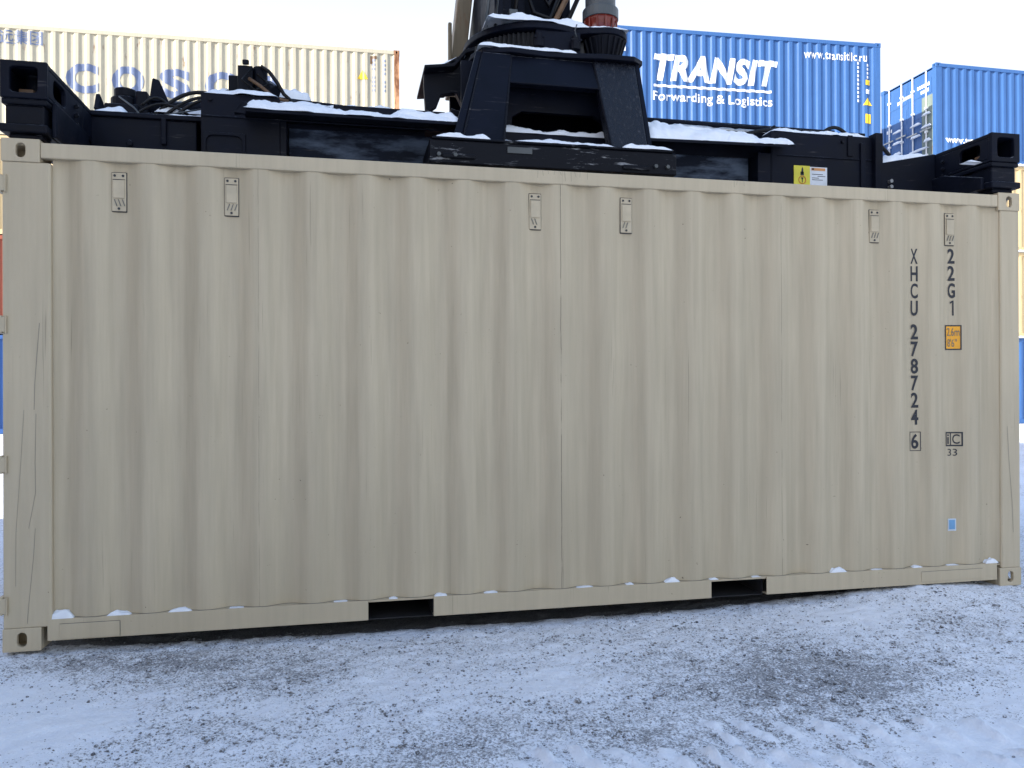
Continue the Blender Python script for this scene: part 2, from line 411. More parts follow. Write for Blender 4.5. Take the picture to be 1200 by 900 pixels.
# ================================================================= containers
def corr(x, c0=.269, pitch=.278, depth=.036, hin=.028, hsl=.080, soft=.012):
    # depth of a corrugated panel behind its outer face at x; a recess is centred on c0
    x = np.asarray(x, float); t = 0
    for o in (-soft, -soft/2, 0, soft/2, soft):
        d = np.abs((x+o-c0+pitch/2) % pitch - pitch/2)
        t = t + np.clip((hin+hsl-d)/hsl, 0, 1)*depth
    return t/5
def panel_grid(x0, x1, z0, z1, yf, cfn, sgn=1, nx=None, nz=6, per=20):
    nx = nx or int((x1-x0)/.278*per)
    xs = np.linspace(x0, x1, nx); zs = np.linspace(z0, z1, nz)
    A, Bz = np.meshgrid(xs, zs); Yp = yf + sgn*cfn(A)
    return np.stack([A.ravel(), Yp.ravel(), Bz.ravel()], 1), grid_faces(nx, nz)
FONT = {}
def text_mesh(txt, box, name, mat, parent, yfn, off=.0, shear=0, cuts=None, align_w=True, space=1.0):
    """lettering lying on a surface: box = (x0, x1, z0, z1) in the parent's frame, yfn gives the surface's y at x"""
    cu = bpy.data.curves.new('txt', 'FONT'); cu.body = txt; cu.offset = off; cu.shear = shear; cu.space_character = space; cu.resolution_u = 4
    o = bpy.data.objects.new('txt', cu); C.objects.link(o)
    dg = bpy.context.evaluated_depsgraph_get(); me = bpy.data.meshes.new_from_object(o.evaluated_get(dg))
    bpy.data.objects.remove(o); bpy.data.curves.remove(cu)
    co = np.zeros(len(me.vertices)*3); me.vertices.foreach_get('co', co); co = co.reshape(-1, 3)
    x0, x1, z0, z1 = box; mn, mx = co.min(0), co.max(0)
    sz_ = (z1-z0)/(mx[1]-mn[1]); sx_ = (x1-x0)/(mx[0]-mn[0]) if align_w else sz_
    co2 = co.copy(); co2[:,0] = x0+(co[:,0]-mn[0])*sx_; co2[:,2] = z0+(co[:,1]-mn[1])*sz_; co2[:,1] = 0
    me.vertices.foreach_set('co', co2.ravel())
    bm = bmesh.new(); bm.from_mesh(me); bpy.data.meshes.remove(me)
    return drape(bm, name, mat, parent, yfn, cuts)
def drape(bm, name, mat, parent, yfn, cuts):
    if cuts is not None:
        xs = [v.co.x for v in bm.verts]; lo, hi = min(xs), max(xs)
        for c in cuts:
            if lo < c < hi: bmesh.ops.bisect_plane(bm, geom=bm.verts[:]+bm.edges[:]+bm.faces[:], plane_co=(c,0,0), plane_no=(1,0,0))
    bmesh.ops.remove_doubles(bm, verts=bm.verts, dist=1e-5)
    for v in bm.verts: v.co.y = float(yfn(v.co.x)) - .0025
    bmesh.ops.recalc_face_normals(bm, faces=bm.faces)
    bm.faces.ensure_lookup_table()
    for f in bm.faces:
        if f.normal.y > 0: f.normal_flip()
    me = bpy.data.meshes.new(name); bm.to_mesh(me); bm.free(); me.materials.append(mat)
    o = bpy.data.objects.new(name, me); C.objects.link(o); o.parent = parent; return o
def rects_mesh(rects, name, mat, parent, yfn, cuts=None, lift=0):
    bm = bmesh.new()
    for r_ in rects:
        if len(r_) == 4 and not isinstance(r_[0], tuple): x0,x1,z0,z1 = r_; p = [(x0,z0),(x1,z0),(x1,z1),(x0,z1)]
        else: p = r_
        bm.faces.new([bm.verts.new((a, 0, b)) for a, b in p])
    f = (lambda x: yfn(x)-lift)
    return drape(bm, name, mat, parent, f, cuts)
def letters(parent, chars, name, mat, w, h, yfn, cuts):
    """column of single letters (char, x centre, z centre); all end up in one part"""
    obs = []
    for ch, x, z in chars:
        if ch == '1':
            t_ = h*.095
            obs.append(rects_mesh([(x, x+t_, z-h/2, z+h/2), [(x-h*.17, z+h*.27), (x-h*.17, z+h*.39), (x-.0001, z+h/2), (x-.0001, z+h*.38)]], name, mat, parent, yfn, cuts)); continue
        ww = w*(.42 if ch in '1i' else 1)
        obs.append(text_mesh(ch, (x-ww/2, x+ww/2, z-h/2, z+h/2), name, mat, parent, yfn, .022, 0, cuts))
    bm = bmesh.new()
    for o in obs: bm.from_mesh(o.data)
    for o in obs: me = o.data; bpy.data.objects.remove(o); bpy.data.meshes.remove(me)
    me = bpy.data.meshes.new(name); bm.to_mesh(me); bm.free(); me.materials.append(mat)
    o = bpy.data.objects.new(name, me); C.objects.link(o); o.parent = parent; return o

def casting(mb, x0, x1, y0, y1, z0, z1, open_x, open_y):
    """hollow corner fitting: open_x / open_y = the side (0 low, 1 high) that faces outward"""
    t = .028; hx = (x0+x1)/2+(.012 if open_x == 0 else -.012)*0; zc = (z0+z1)/2
    for s in (0, 1):
        yy = (y0, y0+t) if s == 0 else (y1-t, y1)
        if s == open_y: mb.ringplate(1, yy[0], yy[1], (x0, z0, x1, z1), (hx-.022, zc-.036, hx+.022, zc+.036))
        else: mb.box(x0, x1, *yy, z0, z1)
        xx = (x0, x0+t) if s == 0 else (x1-t, x1)
        yc = (y0+y1)/2
        if s == open_x: mb.ringplate(0, xx[0], xx[1], (y0+t, z0, y1-t, z1), (yc-.024, zc-.036, yc+.024, zc+.036))
        else: mb.box(*xx, y0+t, y1-t, z0, z1)
    mb.box(x0+t, x1-t, y0+t, y1-t, z1-t, z1); mb.box(x0+t, x1-t, y0+t, y1-t, z0, z0+t*.5)

# ----------------------------------------------------------------- the beige container in the foreground
L, W, H = 6.058, 2.438, 2.591
main = thing('shipping_container', 'beige twenty foot shipping container filling the frame, clasped under the black lifting spreader', 'shipping container', (0, 0, 0))
def surf(x): return .008 + corr(x)
cuts = np.arange(.269-.139, 6, .278/12)
for cx in (0, 1):
    for cy in (0, 1):
        for cz in (0, 1):
            mb = MB(); x0 = 0 if cx == 0 else L-.178*.93; y0 = 0 if cy == 0 else W-.162; z0 = 0 if cz == 0 else H-.118
            casting(mb, x0, x0+.178*(1 if cx == 0 else .93), y0, y0+.162, z0, z0+.118, cx, cy)
            mb.build('corner_casting', M['beige_frame'], main, .006)
# corner posts
for cx in (0, 1):
    for cy in (0, 1):
        mb = MB(); yo = (lambda v: v) if cy == 0 else (lambda v: W-v)
        if cx == 0: pts = [(.004,.005),(.214,.005),(.226,.012),(.226,.05),(.16,.06),(.16,.13),(.004,.13)]
        else: pts = [(L-.148,.05),(L-.148,.012),(L-.138,.005),(L-.004,.005),(L-.004,.13),(L-.10,.13)]
        mb.prism([(px, yo(py)) for px, py in pts], 2, .1185, H-.1185)
        mb.build('corner_post', M['beige_frame'], main, .004)
for cy in (0, 1):
    mb = MB(); a, b = (.003, .063) if cy == 0 else (W-.063, W-.003)
    mb.box(.179, L-.167, a, b, 2.497, 2.575); mb.build('top_rail', M['beige_frame'], main, .006)
    mb = MB(); a, b = (.004, .010) if cy == 0 else (W-.010, W-.004); a2, b2 = (.0105, .06) if cy == 0 else (W-.06, W-.0105)
    for x0, x1 in ((.205, 1.808), (2.168, 3.846), (4.212, L-.185)):
        mb.box(x0, x1, a, b, .045, .153)
        mb.box(x0, x1, a2, b2, .045, .051)
        if cy == 0: mb.box(x0, x1, a2, b2, .147, .153)
    mb.box(1.808, 2.168, .012 if cy == 0 else W-.018, .018 if cy == 0 else W-.012, .141, .153); mb.box(3.846, 4.212, .012 if cy == 0 else W-.018, .018 if cy == 0 else W-.012, .141, .153)
    if cy == 0: mb.box(.262, .545, .0005, .0038, .05, .127); mb.box(5.30, 5.76, .0005, .0038, .062, .125)
    mb.build('bottom_rail', M['beige_frame'], main, .002)
    v, f = panel_grid(.226, L-.148, .1535, 2.4968, .008 if cy == 0 else W-.008, corr, 1 if cy == 0 else -1)
    if cy == 0:   # gentle dents so that the sheet is not perfectly straight
        v[:,1] += .007*(fbm(v[:,0], v[:,2], .7, 2, 3)-.5)*np.clip((v[:,2]-.16)*6, 0, 1)*np.clip((2.49-v[:,2])*6, 0, 1)
        v, f = panel_grid(.226, L-.148, .1535, 2.4968, .008, corr, 1, nz=40)
        v[:,1] += .011*(fbm(v[:,0], v[:,2], .55, 3, 3)-.5)*np.clip((v[:,2]-.16)*4, 0, 1)*np.clip((2.49-v[:,2])*4, 0, 1)
    npmesh('side_panel', v, f, M['beige'], main)
# thin dark strip drawn for the gap line where sheet meets bottom rail
for z0, z1 in ((.1536, .1565),):
    v, f = panel_grid(.226, L-.148, z0, z1, .0065, corr, 1, nz=2); npmesh('foot_gap_strip', v, f, M['slot'], main)
# ledge that carries the panel foot
mb = MB(); mb.box(.2, L-.16, .0105, .07, .1532, .1535)
mb.box(.2, 1.808, .0105, .075, .1398, .1465); mb.box(2.168, 3.846, .0105, .075, .1398, .1465); mb.box(4.212, L-.16, .0105, .075, .1398, .1465)
mb.build('rail_ledge', M['beige_frame'], main)
# fork pockets: steel sleeves right through the base
for x0, x1 in ((1.808, 2.168), (3.846, 4.212)):
    mb = MB(); mb.box(x0-.006, x0-.001, .064, W-.064, .035, .139); mb.box(x1+.001, x1+.006, .064, W-.064, .035, .139)
    mb.box(x0, x1, .064, W-.064, .134, .139); mb.box(x0, x1, .064, W-.064, .030, .0345)
    mb.build('fork_pocket', M['dark_void'], main)
mb = MB(); mb.box(.1, L-.1, .12, W-.12, .14, .165)
for i in range(22):
    x = .3+i*.26
    if not (1.7 < x < 2.3 or 3.75 < x < 4.3): mb.box(x, x+.045, .1, W-.1, .012, .1395)
mb.build('floor', M['dark_void'], main)
mb = MB(); mb.box(.18, L-.17, .066, W-.066, 2.555, 2.572); mb.build('roof', M['beige'], main)
v, f = panel_grid(.165, W-.165, .12, 2.47, 0, lambda a: corr(a, .30, .25, .045), 1, per=14)
npmesh('end_wall', np.stack([L-.02-v[:,1], v[:,0], v[:,2]], 1), f, M['beige'], main)
for k, (a, b) in enumerate(((.17, 1.214), (1.224, W-.17))):
    mb = MB(); mb.box(.02, .06, a, b, .13, 2.46)
    for q in range(3): mb.box(.012, .0195, a+.06, b-.06, .35+q*.72, .35+q*.72+.5)
    d = mb.build('door', M['beige'], main, .004)
    for yb in (a+.22, b-.22):
        mb = MB(); mb.tube([(-.012, yb, .14), (-.012, yb, 2.45)], .017, 12)
        for zz in (.3, 1.0, 1.7, 2.3): mb.box(-.03, .011, yb-.04, yb+.04, zz, zz+.05)
        mb.build('locking_bar', M['steel'], d)
for z in (2.36, 1.65, .945, .235):
    for yy in (0, 1):
        mb = MB()
        y0, y1 = (.0, .10) if yy == 0 else (W-.10, W)
        mb.box(-.016, .0035, y0-.006 if yy == 0 else y0, y1 if yy == 0 else y1+.006, z-.045, z+.045)
        if yy == 0:
            mb.box(-.012, .020, -.009, -.0005, z-.038, z+.038)
            mb.box(.0205, .026, -.013, .0045, z-.045, z+.045)
        mb.tube([(-.024, y0 if yy == 0 else y1, z-.05), (-.024, y0 if yy == 0 else y1, z+.05)], .011, 8)
        mb.build('hinge', M['beige_frame'], main, .002)
# ventilator covers
for i, x in enumerate((.547, 1.103, 2.771, 3.327, 4.995, 5.551)):
    xc = x-.005; z0, z1 = (2.243, 2.452) if i < 2 else (2.232, 2.446)
    if i < 2: xc = x-.006
    mb = MB(); mb.box(xc-.038, xc+.038, .036, .0435, z0, z1); vt = mb.build('vent_cover', M['sealant'], main, .004)
    mb = MB(); mb.box(xc-.0345, xc+.0345, .030, .0358, z0+.0045, z1-.0045); mb.build('cover_plate', M['vent'], vt, .003)
    mb = MB(); mb.box(xc-.027, xc+.027, .024, .0298, z0+.072, z1-.043); mb.build('cover_hood', M['vent'], vt, .002)
    for (dx, dz) in ((-.02, z1-.02), (.02, z1-.02), (0, z0+.018)):
        mb = MB(); mb.tube([(xc+dx, .0295, dz), (xc+dx, .0265, dz)], .0065, 10); mb.build('screw', M['sealant'], vt)
    sl_ = {0: -1, 2: -1}.get(i, 1)
    for q in range(2 if i in (2, 3) else 3):
        a_ = xc-.024+q*.019; d_ = .012
        lo_, hi_ = (a_, a_+d_) if sl_ > 0 else (a_+d_, a_)
        mb = MB(); mb.hexa([(lo_, .0255, z0+.032), (lo_+.005, .0255, z0+.032), (lo_+.005, .0298, z0+.032), (lo_, .0298, z0+.032)],
                           [(hi_, .0255, z0+.066), (hi_+.005, .0255, z0+.066), (hi_+.005, .0298, z0+.066), (hi_, .0298, z0+.066)])
        mb.build('cover_slot', M['slot'], vt)
    mb = MB(); mb.box(xc-.030, xc+.030, .0268, .0298, z1-.0415, z1-.0385); mb.build('cover_seam', M['sealant'], vt)
# markings
X0 = 5.290
col = [('X', 2.158), ('H', 2.045), ('C', 1.934), ('U', 1.822), ('2', 1.670), ('7', 1.558), ('8', 1.448), ('7', 1.338), ('2', 1.228), ('4', 1.118), ('6', .962)]
for nm_, part_ in (('owner_code', col[:4]), ('serial_number', col[4:10]), ('check_digit', col[10:])):
    letters(main, [(c, X0-.004, z) for c, z in part_], nm_, M['letter'], .050, .098, surf, cuts)
def frame_rects(x0, x1, z0, z1, t): return [(x0, x1, z0, z0+t), (x0, x1, z1-t, z1), (x0, x0+t, z0+t, z1-t), (x1-t, x1, z0+t, z1-t)]
rects_mesh(frame_rects(X0-.040, X0+.034, .900, 1.024, .004), 'check_digit_frame', M['letter'], main, surf, cuts)
letters(main, [('2', 5.563, 2.167), ('2', 5.563, 2.055), ('G', 5.565, 1.942), ('1', 5.572, 1.828)], 'size_type_code', M['letter'], .050, .098, surf, cuts)
hl = rects_mesh([(5.523, 5.618, 1.562, 1.708)], 'height_label', M['orange'], main, surf, cuts)
rects_mesh(frame_rects(5.516, 5.625, 1.554, 1.716, .0085), 'label_border', M['letter'], hl, surf, cuts)
text_mesh('2.6m', (5.531, 5.612, 1.645, 1.698), 'label_metres', M['slot'], hl, lambda x: surf(x)-.003, .0, 0, cuts)
text_mesh('8\'6"', (5.533, 5.597, 1.574, 1.626), 'label_feet', M['slot'], hl, lambda x: surf(x)-.003, .0, 0, cuts)
ic = rects_mesh(frame_rects(5.516, 5.630, .925, 1.018, .009)+[(5.552, 5.559, .934, 1.009)], 'approval_mark', M['letter'], main, surf, cuts)
text_mesh('i', (5.530, 5.543, .94, 1.003), 'mark_letter', M['letter'], ic, surf, .01, 0, cuts)
text_mesh('C', (5.568, 5.612, .94, 1.003), 'mark_letter', M['letter'], ic, surf, .01, 0, cuts)
text_mesh('33', (5.532, 5.598, .862, .908), 'mark_number', M['letter'], ic, surf, .0, 0, cuts)
sk = rects_mesh([(5.532, 5.590, .372, .452)], 'sticker', M['white_sticker'], main, surf, cuts)
rects_mesh([(5.540, 5.583, .382, .444)], 'sticker_print', M['blue_sticker'], sk, lambda x: surf(x)-.002, cuts)
# long scratches on the left post, scuffs on the top rail
def scratch(pts, w_, yv):
    r_ = []
    for (a, b), (c, d) in zip(pts[:-1], pts[1:]): r_.append([(a, b), (a+w_, b), (c+w_, d), (c, d)])
    rects_mesh(r_, 'scratch', M['scuff'], main, lambda x: yv, None, -.0013)
scratch([(.172, 1.66), (.160, 1.5), (.150, 1.36), (.146, 1.22)], .0028, .005)
scratch([(.155, 1.20), (.150, .95), (.152, .80), (.120, .62)], .0022, .005)
scratch([(.100, 1.22), (.085, .95), (.062, .6), (.060, .33)], .0016, .005)
scratch([(.150, .62), (.142, .48), (.118, .22), (.112, .14)], .0022, .005)
scratch([(5.955, 1.05), (5.965, .85), (5.99, .55), (5.998, .35)], .003, .005)
rects_mesh([(.262, .548, .1272, .1302), (.5455, .5485, .05, .1272)], 'plate_seam', M['slot'], main, lambda x: .004, None, -.0005)
rects_mesh([(5.30, 5.76, .125, .1275)], 'plate_seam', M['slot'], main, lambda x: .004, None, -.0005)
for i in range(13):
    x = 2.78+.032*i+random.uniform(-.01, .01)+(.9 if i > 9 else 0); scratch([(x, 2.572), (x+random.uniform(-.004, .012), 2.575-random.uniform(.02, .06))], .0018, .003)
# snow caught in the troughs of the sheet, on the ledge of the rail
def mound(cx, cy, rx, ry, z, h, n=14, seed=0, clipy=None):
    u = np.linspace(-1, 1, n); U, Vv = np.meshgrid(u, u)
    Rr = U**2+Vv**2; hh = h*np.clip(1-np.maximum(abs(U)**2.2, abs(Vv)**4), 0, 1)*(.55+.9*vn(U*1.0+seed*3.1, Vv*1.0, .45, seed)) 
    return np.stack([(cx+U*rx).ravel(), (cy+Vv*ry).ravel(), (z+hh-.001).ravel()], 1), grid_faces(n, n)
VS, FS, base = [], [], 0
for k in range(21):
    xc = .269+.278*k; s = random.random(); big = {0:(.062,.042), 1:(.06,.020), 2:(.06,.016), 12:(.05,.022), 16:(.06,.024), 20:(.05,.03)}.get(k, (.026+.036*s*s, .003+.010*random.random()**2))
    if k in (4, 9, 15): continue
    v, f = mound(xc+random.uniform(-.015, .015), .030, big[0], .020, .1532, big[1], seed=k)
    VS.append(v); FS.append(f+base); base += len(v)
v, f = mound(5.72, .012, .018, .012, .22, .05, seed=40); 
sn = npmesh('snow_clump', np.concatenate(VS), np.concatenate(FS), M['snow'])
tag(sn, 'small clumps of snow in the troughs along the bottom rail of the beige container', 'snow', kind='stuff')

# ----------------------------------------------------------------- background containers
def bg_container(name, label, origin, rz, Lc, Hc, mat, group, postmat=None, detail=True, doors=False, anchor='R'):
    """local frame: x along the length from the left end, y = 0 the side that faces the viewer"""
    t = thing(name, label, 'shipping container', (0,0,0), rz, group)
    off = Matrix.Rotation(rz, 3, 'Z') @ Vector((Lc if anchor == 'R' else 0, 0, 0))
    t.location = Vector(origin)-off
    pm = postmat or mat; Wc = 2.438
    fn = lambda a: corr(a, .30, .2775, .036, .044, .052, .0015)
    v, f = panel_grid(.12, Lc-.12, .15, Hc-.11, .010, fn, 1, nz=2, per=34 if detail else 10); npmesh('side_panel', v, f, mat, t)
    v, f = panel_grid(.12, Lc-.12, .15, Hc-.11, Wc-.010, fn, -1, nz=2, per=6); npmesh('side_panel', v, f, mat, t)
    mb = MB(); mb.box(.16, Lc-.16, .003, .06, Hc-.11, Hc-.012); mb.build('top_rail', pm if postmat is None else mat, t)
    mb = MB(); mb.box(.16, Lc-.16, Wc-.06, Wc-.003, Hc-.11, Hc-.012); mb.build('top_rail', mat, t)
    mb = MB(); mb.box(.16, Lc-.16, .003, .06, .02, .1495); mb.build('bottom_rail', mat, t)
    for cx in (0, 1):
        for cy in (0, 1):
            x0 = 0 if cx == 0 else Lc-.16; y0 = 0 if cy == 0 else Wc-.16
            mb = MB(); mb.box(x0+.008, x0+.152, y0+.008, y0+.152, .1185, Hc-.1185); mb.build('corner_post', pm if cx else mat, t)
            for cz in (0, 1):
                z0 = 0 if cz == 0 else Hc-.118
                mb = MB()
                if detail and cy == 0: casting(mb, x0, x0+.16, y0, y0+.16, z0, z0+.118, cx, cy)
                else: mb.box(x0, x0+.16, y0, y0+.16, z0, z0+.118)
                mb.build('corner_casting', pm if cx else mat, t)
    mb = MB(); mb.box(.1, Lc-.1, .062, Wc-.062, Hc-.045, Hc-.025); mb.build('roof', mat, t)
    mb = MB(); mb.box(.1, Lc-.1, .062, Wc-.062, .05, .14); mb.build('floor', M['dark_void'], t)
    v, f = panel_grid(.155, Wc-.155, .12, Hc-.12, 0, lambda a: corr(a, .30, .25, .045), 1, per=8)
    npmesh('end_wall', np.stack([Lc-.03-v[:,1], v[:,0], v[:,2]], 1), f, mat, t)
    if doors:
        for k, (a, b) in enumerate(((.165, 1.214), (1.224, Wc-.165))):
            mb = MB(); mb.box(.035, .07, a, b, .13, Hc-.13)
            for q in range(4): mb.box(.027, .0345, a+.06, b-.06, .25+q*.62, .25+q*.62+.45)
            d = mb.build('door', mat, t)
            for yb in (a+.24, b-.24):
                mb = MB(); mb.tube([(-.005, yb, .1), (-.005, yb, Hc-.1)], .022, 10)
                for zz in (.25, .95, 1.65, 2.35): mb.box(-.03, .0265, yb-.05, yb+.05, zz, zz+.06)
                rod = mb.build('locking_bar', M['whitemark'], d)
                mb = MB(); mb.box(-.045, -.02, yb-.22, yb+.22, 1.02+.1*k, 1.06+.1*k); mb.build('handle', M['steel'], rod)
    else:
        mb = MB(); mb.box(.03, .05, .155, Wc-.155, .12, Hc-.12); mb.build('end_wall', mat, t)
    return t
def yf_bg(x): return .002 + corr(x, .30, .2775, .036, .044, .052, .0015)
cuts_bg = np.sort(np.concatenate([.30-.13875*0+.2775*np.arange(-1, 44)+d for d in (-.096, -.09, -.044, -.038, .038, .044, .09, .096)]))
S = 2.591; HC = 2.896; Z0 = .10
def stack(org, rz, Lc, specs, anchor='R', doors=False):
    out = []
    for i, (mat, pm, label, h) in enumerate(specs):
        z = Z0+S*i
        out.append(bg_container('shipping_container', label, (org[0], org[1], z), rz, Lc, h, M[mat], 'containers stacked four high in the yard behind', M[pm] if pm else None, i == 3, doors, anchor))
    return out
c1 = stack((3.16, 17.8), R(-2), 12.192, [
    ('blue_dark', None, 'deep blue container at the foot of the left stack, hidden behind the beige one', S),
    ('orange_red', None, 'orange red container, second from the ground in the left stack', S),
    ('tan', None, 'tan container just below the sunlit cream container of the left stack', S),
    ('cream', 'cream_rust', 'sunlit cream corrugated container with large blue letters and a rusty right end post', HC)])
TL = 10.6; TX = TL-12.192
c2 = stack((16.2, 14.7), R(-2.8), TL, [
    ('tan', None, 'tan container at the foot of the middle stack, hidden behind the beige one', S),
    ('orange_red', None, 'orange red container, second from the ground in the middle stack', S),
    ('blue_dark', None, 'deep blue container just below the bright blue one with white lettering', S),
    ('blue', None, 'bright blue container with big white italic lettering, behind the spreader', HC)])
c3 = stack((18.65, 15.5), R(-.2), 12.192, [
    ('blue', None, 'bright blue container on the snow at the far right edge of the picture', S),
    ('tan', None, 'tan container resting on the blue one at the far right edge', S),
    ('tan', None, 'tan container directly under the top blue one at the right edge', S),
    ('blue', None, 'blue container with its locking bar doors turned left, top of the right stack', HC)], 'L', True)
top1, top2, top3 = c1[3], c2[3], c3[3]
# lettering of the cream container
for ch, x in (('C', 3.90), ('O', 5.03), ('S', 6.21), ('C', 7.37), ('O', 8.52)):
    text_mesh(ch, (x-.40, x+.40, 1.20, 1.99), 'painted_letter', M['navy'], top1, yf_bg, .05, 0, cuts_bg)
text_mesh('中远集团', (1.55, 2.95, 2.38, 2.76), 'painted_characters', M['navy'], top1, yf_bg, .01, 0, cuts_bg)
rects_mesh([[(11.02, 2.03), (11.32, 2.03), (11.17, 2.30)]], 'warning_triangle', M['warn'], top1, yf_bg, cuts_bg)
for x, z1 in ((11.47, 2.62), (11.76, 2.62)):
    r_ = []
    for q in range(8): r_ += [(x-.035, x+.035, z1-.12*q-.075, z1-.12*q)] if (q*7+int(x*10)) % 5 else []
    rects_mesh(r_, 'painted_code', M['navy'], top1, yf_bg, cuts_bg)
rects_mesh([(11.38, 11.56, 2.62, 2.70), (11.38, 11.44, 2.48, 2.62)], 'code_mark', M['brass'], top1, yf_bg, cuts_bg)
def yf_t(x): return yf_bg(x)
def sh_(*r): return tuple(v+TX if i < 2 else v for i, v in enumerate(r))
# lettering of the bright blue container
text_mesh('TRANSIT', sh_(5.62, 9.15, 1.50, 2.22), 'painted_word', M['whitemark'], top2, yf_t, .045, .22, cuts_bg, True, 1.07)
rects_mesh([sh_(5.62, 8.95, 1.335, 1.40)], 'painted_line', M['whitemark'], top2, yf_t, cuts_bg)
text_mesh('Forwarding & Logistics', sh_(5.60, 8.97, .90, 1.22), 'painted_tagline', M['whitemark'], top2, yf_t, .016, 0, cuts_bg, True, 1.06)
text_mesh('www.transitllc.ru', sh_(9.92, 11.77, 2.36, 2.60), 'painted_address', M['whitemark'], top2, yf_t, .012, 0, cuts_bg, True, 1.1)
rects_mesh([sh_(4.30, 4.86, 2.22, 2.40)]+frame_rects(4.30+TX, 5.18+TX, .95, 2.04, .05), 'painted_emblem', M['whitemark'], top2, yf_t, cuts_bg)
r_ = [(11.48+TX, 11.55+TX, 2.34-.115*q-.075, 2.34-.115*q) for q in range(10)]
rects_mesh(r_, 'painted_code', M['whitemark'], top2, yf_t, cuts_bg)
rects_mesh([sh_(11.77, 11.83, 2.30-.11*q-.07, 2.30-.11*q) for q in range(4)], 'painted_code', M['whitemark'], top2, yf_t, cuts_bg)
rects_mesh([sh_(11.73, 11.87, 1.72, 1.86)], 'orange_mark', M['warn'], top2, yf_t, cuts_bg)
rects_mesh([sh_(11.74, 11.86, 1.48, 1.60)], 'white_mark', M['whitemark'], top2, yf_t, cuts_bg)
rects_mesh([[(11.66+TX, 1.16), (11.94+TX, 1.16), (11.80+TX, 1.38)]], 'warning_triangle', M['warn'], top2, yf_t, cuts_bg)
rects_mesh([sh_(11.72, 11.90, .66, .92)], 'height_label', M['warn'], top2, yf_t, cuts_bg)
# lettering of the right hand container
text_mesh('www.transitllc.ru', (.34, 2.2, .56, .76), 'painted_address', M['whitemark'], top3, yf_bg, .03, 0, cuts_bg)
for q, (y, z, l_) in enumerate([(.30,2.35,.55),(.33,2.18,.40),(1.45,2.2,.35),(1.0,2.25,.5),(1.95,1.45,.3)]):
    mb = MB()
    for k in range(int(l_/.09)): mb.box(.0255, .0268, y+k*.09, y+k*.09+.06, z, z+.10)
    mb.build('door_marking', M['whitemark'], top3)
mb = MB()
for q in range(6): mb.box(.0255, .0268, .30, .52, 1.75-q*.12, 1.80-q*.12)
mb.build('door_marking', M['whitemark'], top3)
VS, FS, base = [], [], 0
mb = MB(); mb.box(.0245, .0262, .17, .62, .25, 2.05); mb.build('door_panel_patch', M['faded'], top3)
# ---------------------------------------------------------------- unseen four high stack, added out of view on the left to shade the foreground
for i, (mt_, nm) in enumerate((('blue_dark', 'deep blue container at the foot of the unseen stack added on the left for shade'), ('tan', 'tan container, second from the ground in the unseen stack added on the left for shade'),
                               ('orange_red', 'orange red container, third from the ground in the unseen stack added on the left for shade'), ('cream', 'cream container on top of the unseen stack added on the left for shade'))):
    bg_container('shipping_container', nm, (-6.0, -10.4, -.05+S*i), R(90), 12.192, S if i < 3 else HC, M[mt_], 'unseen containers added on the left to shade the foreground', None, False, False, 'L')

# ================================================================= the lifting spreader
sp = thing('container_spreader', 'black steel container spreader with snow on its ledges, locked on top of the beige container', 'container spreader', (3.03, 1.22, 2.6))
def P(mb, name, mat='black', bevel=.006, parent=None, smooth=False):
    if parent is None: return mb.build(name, M[mat], sp, bevel, smooth, world=True)
    bmesh.ops.translate(mb.bm, verts=mb.bm.verts, vec=-Vector(sp.location)); return mb.build(name, M[mat], parent, bevel, smooth)
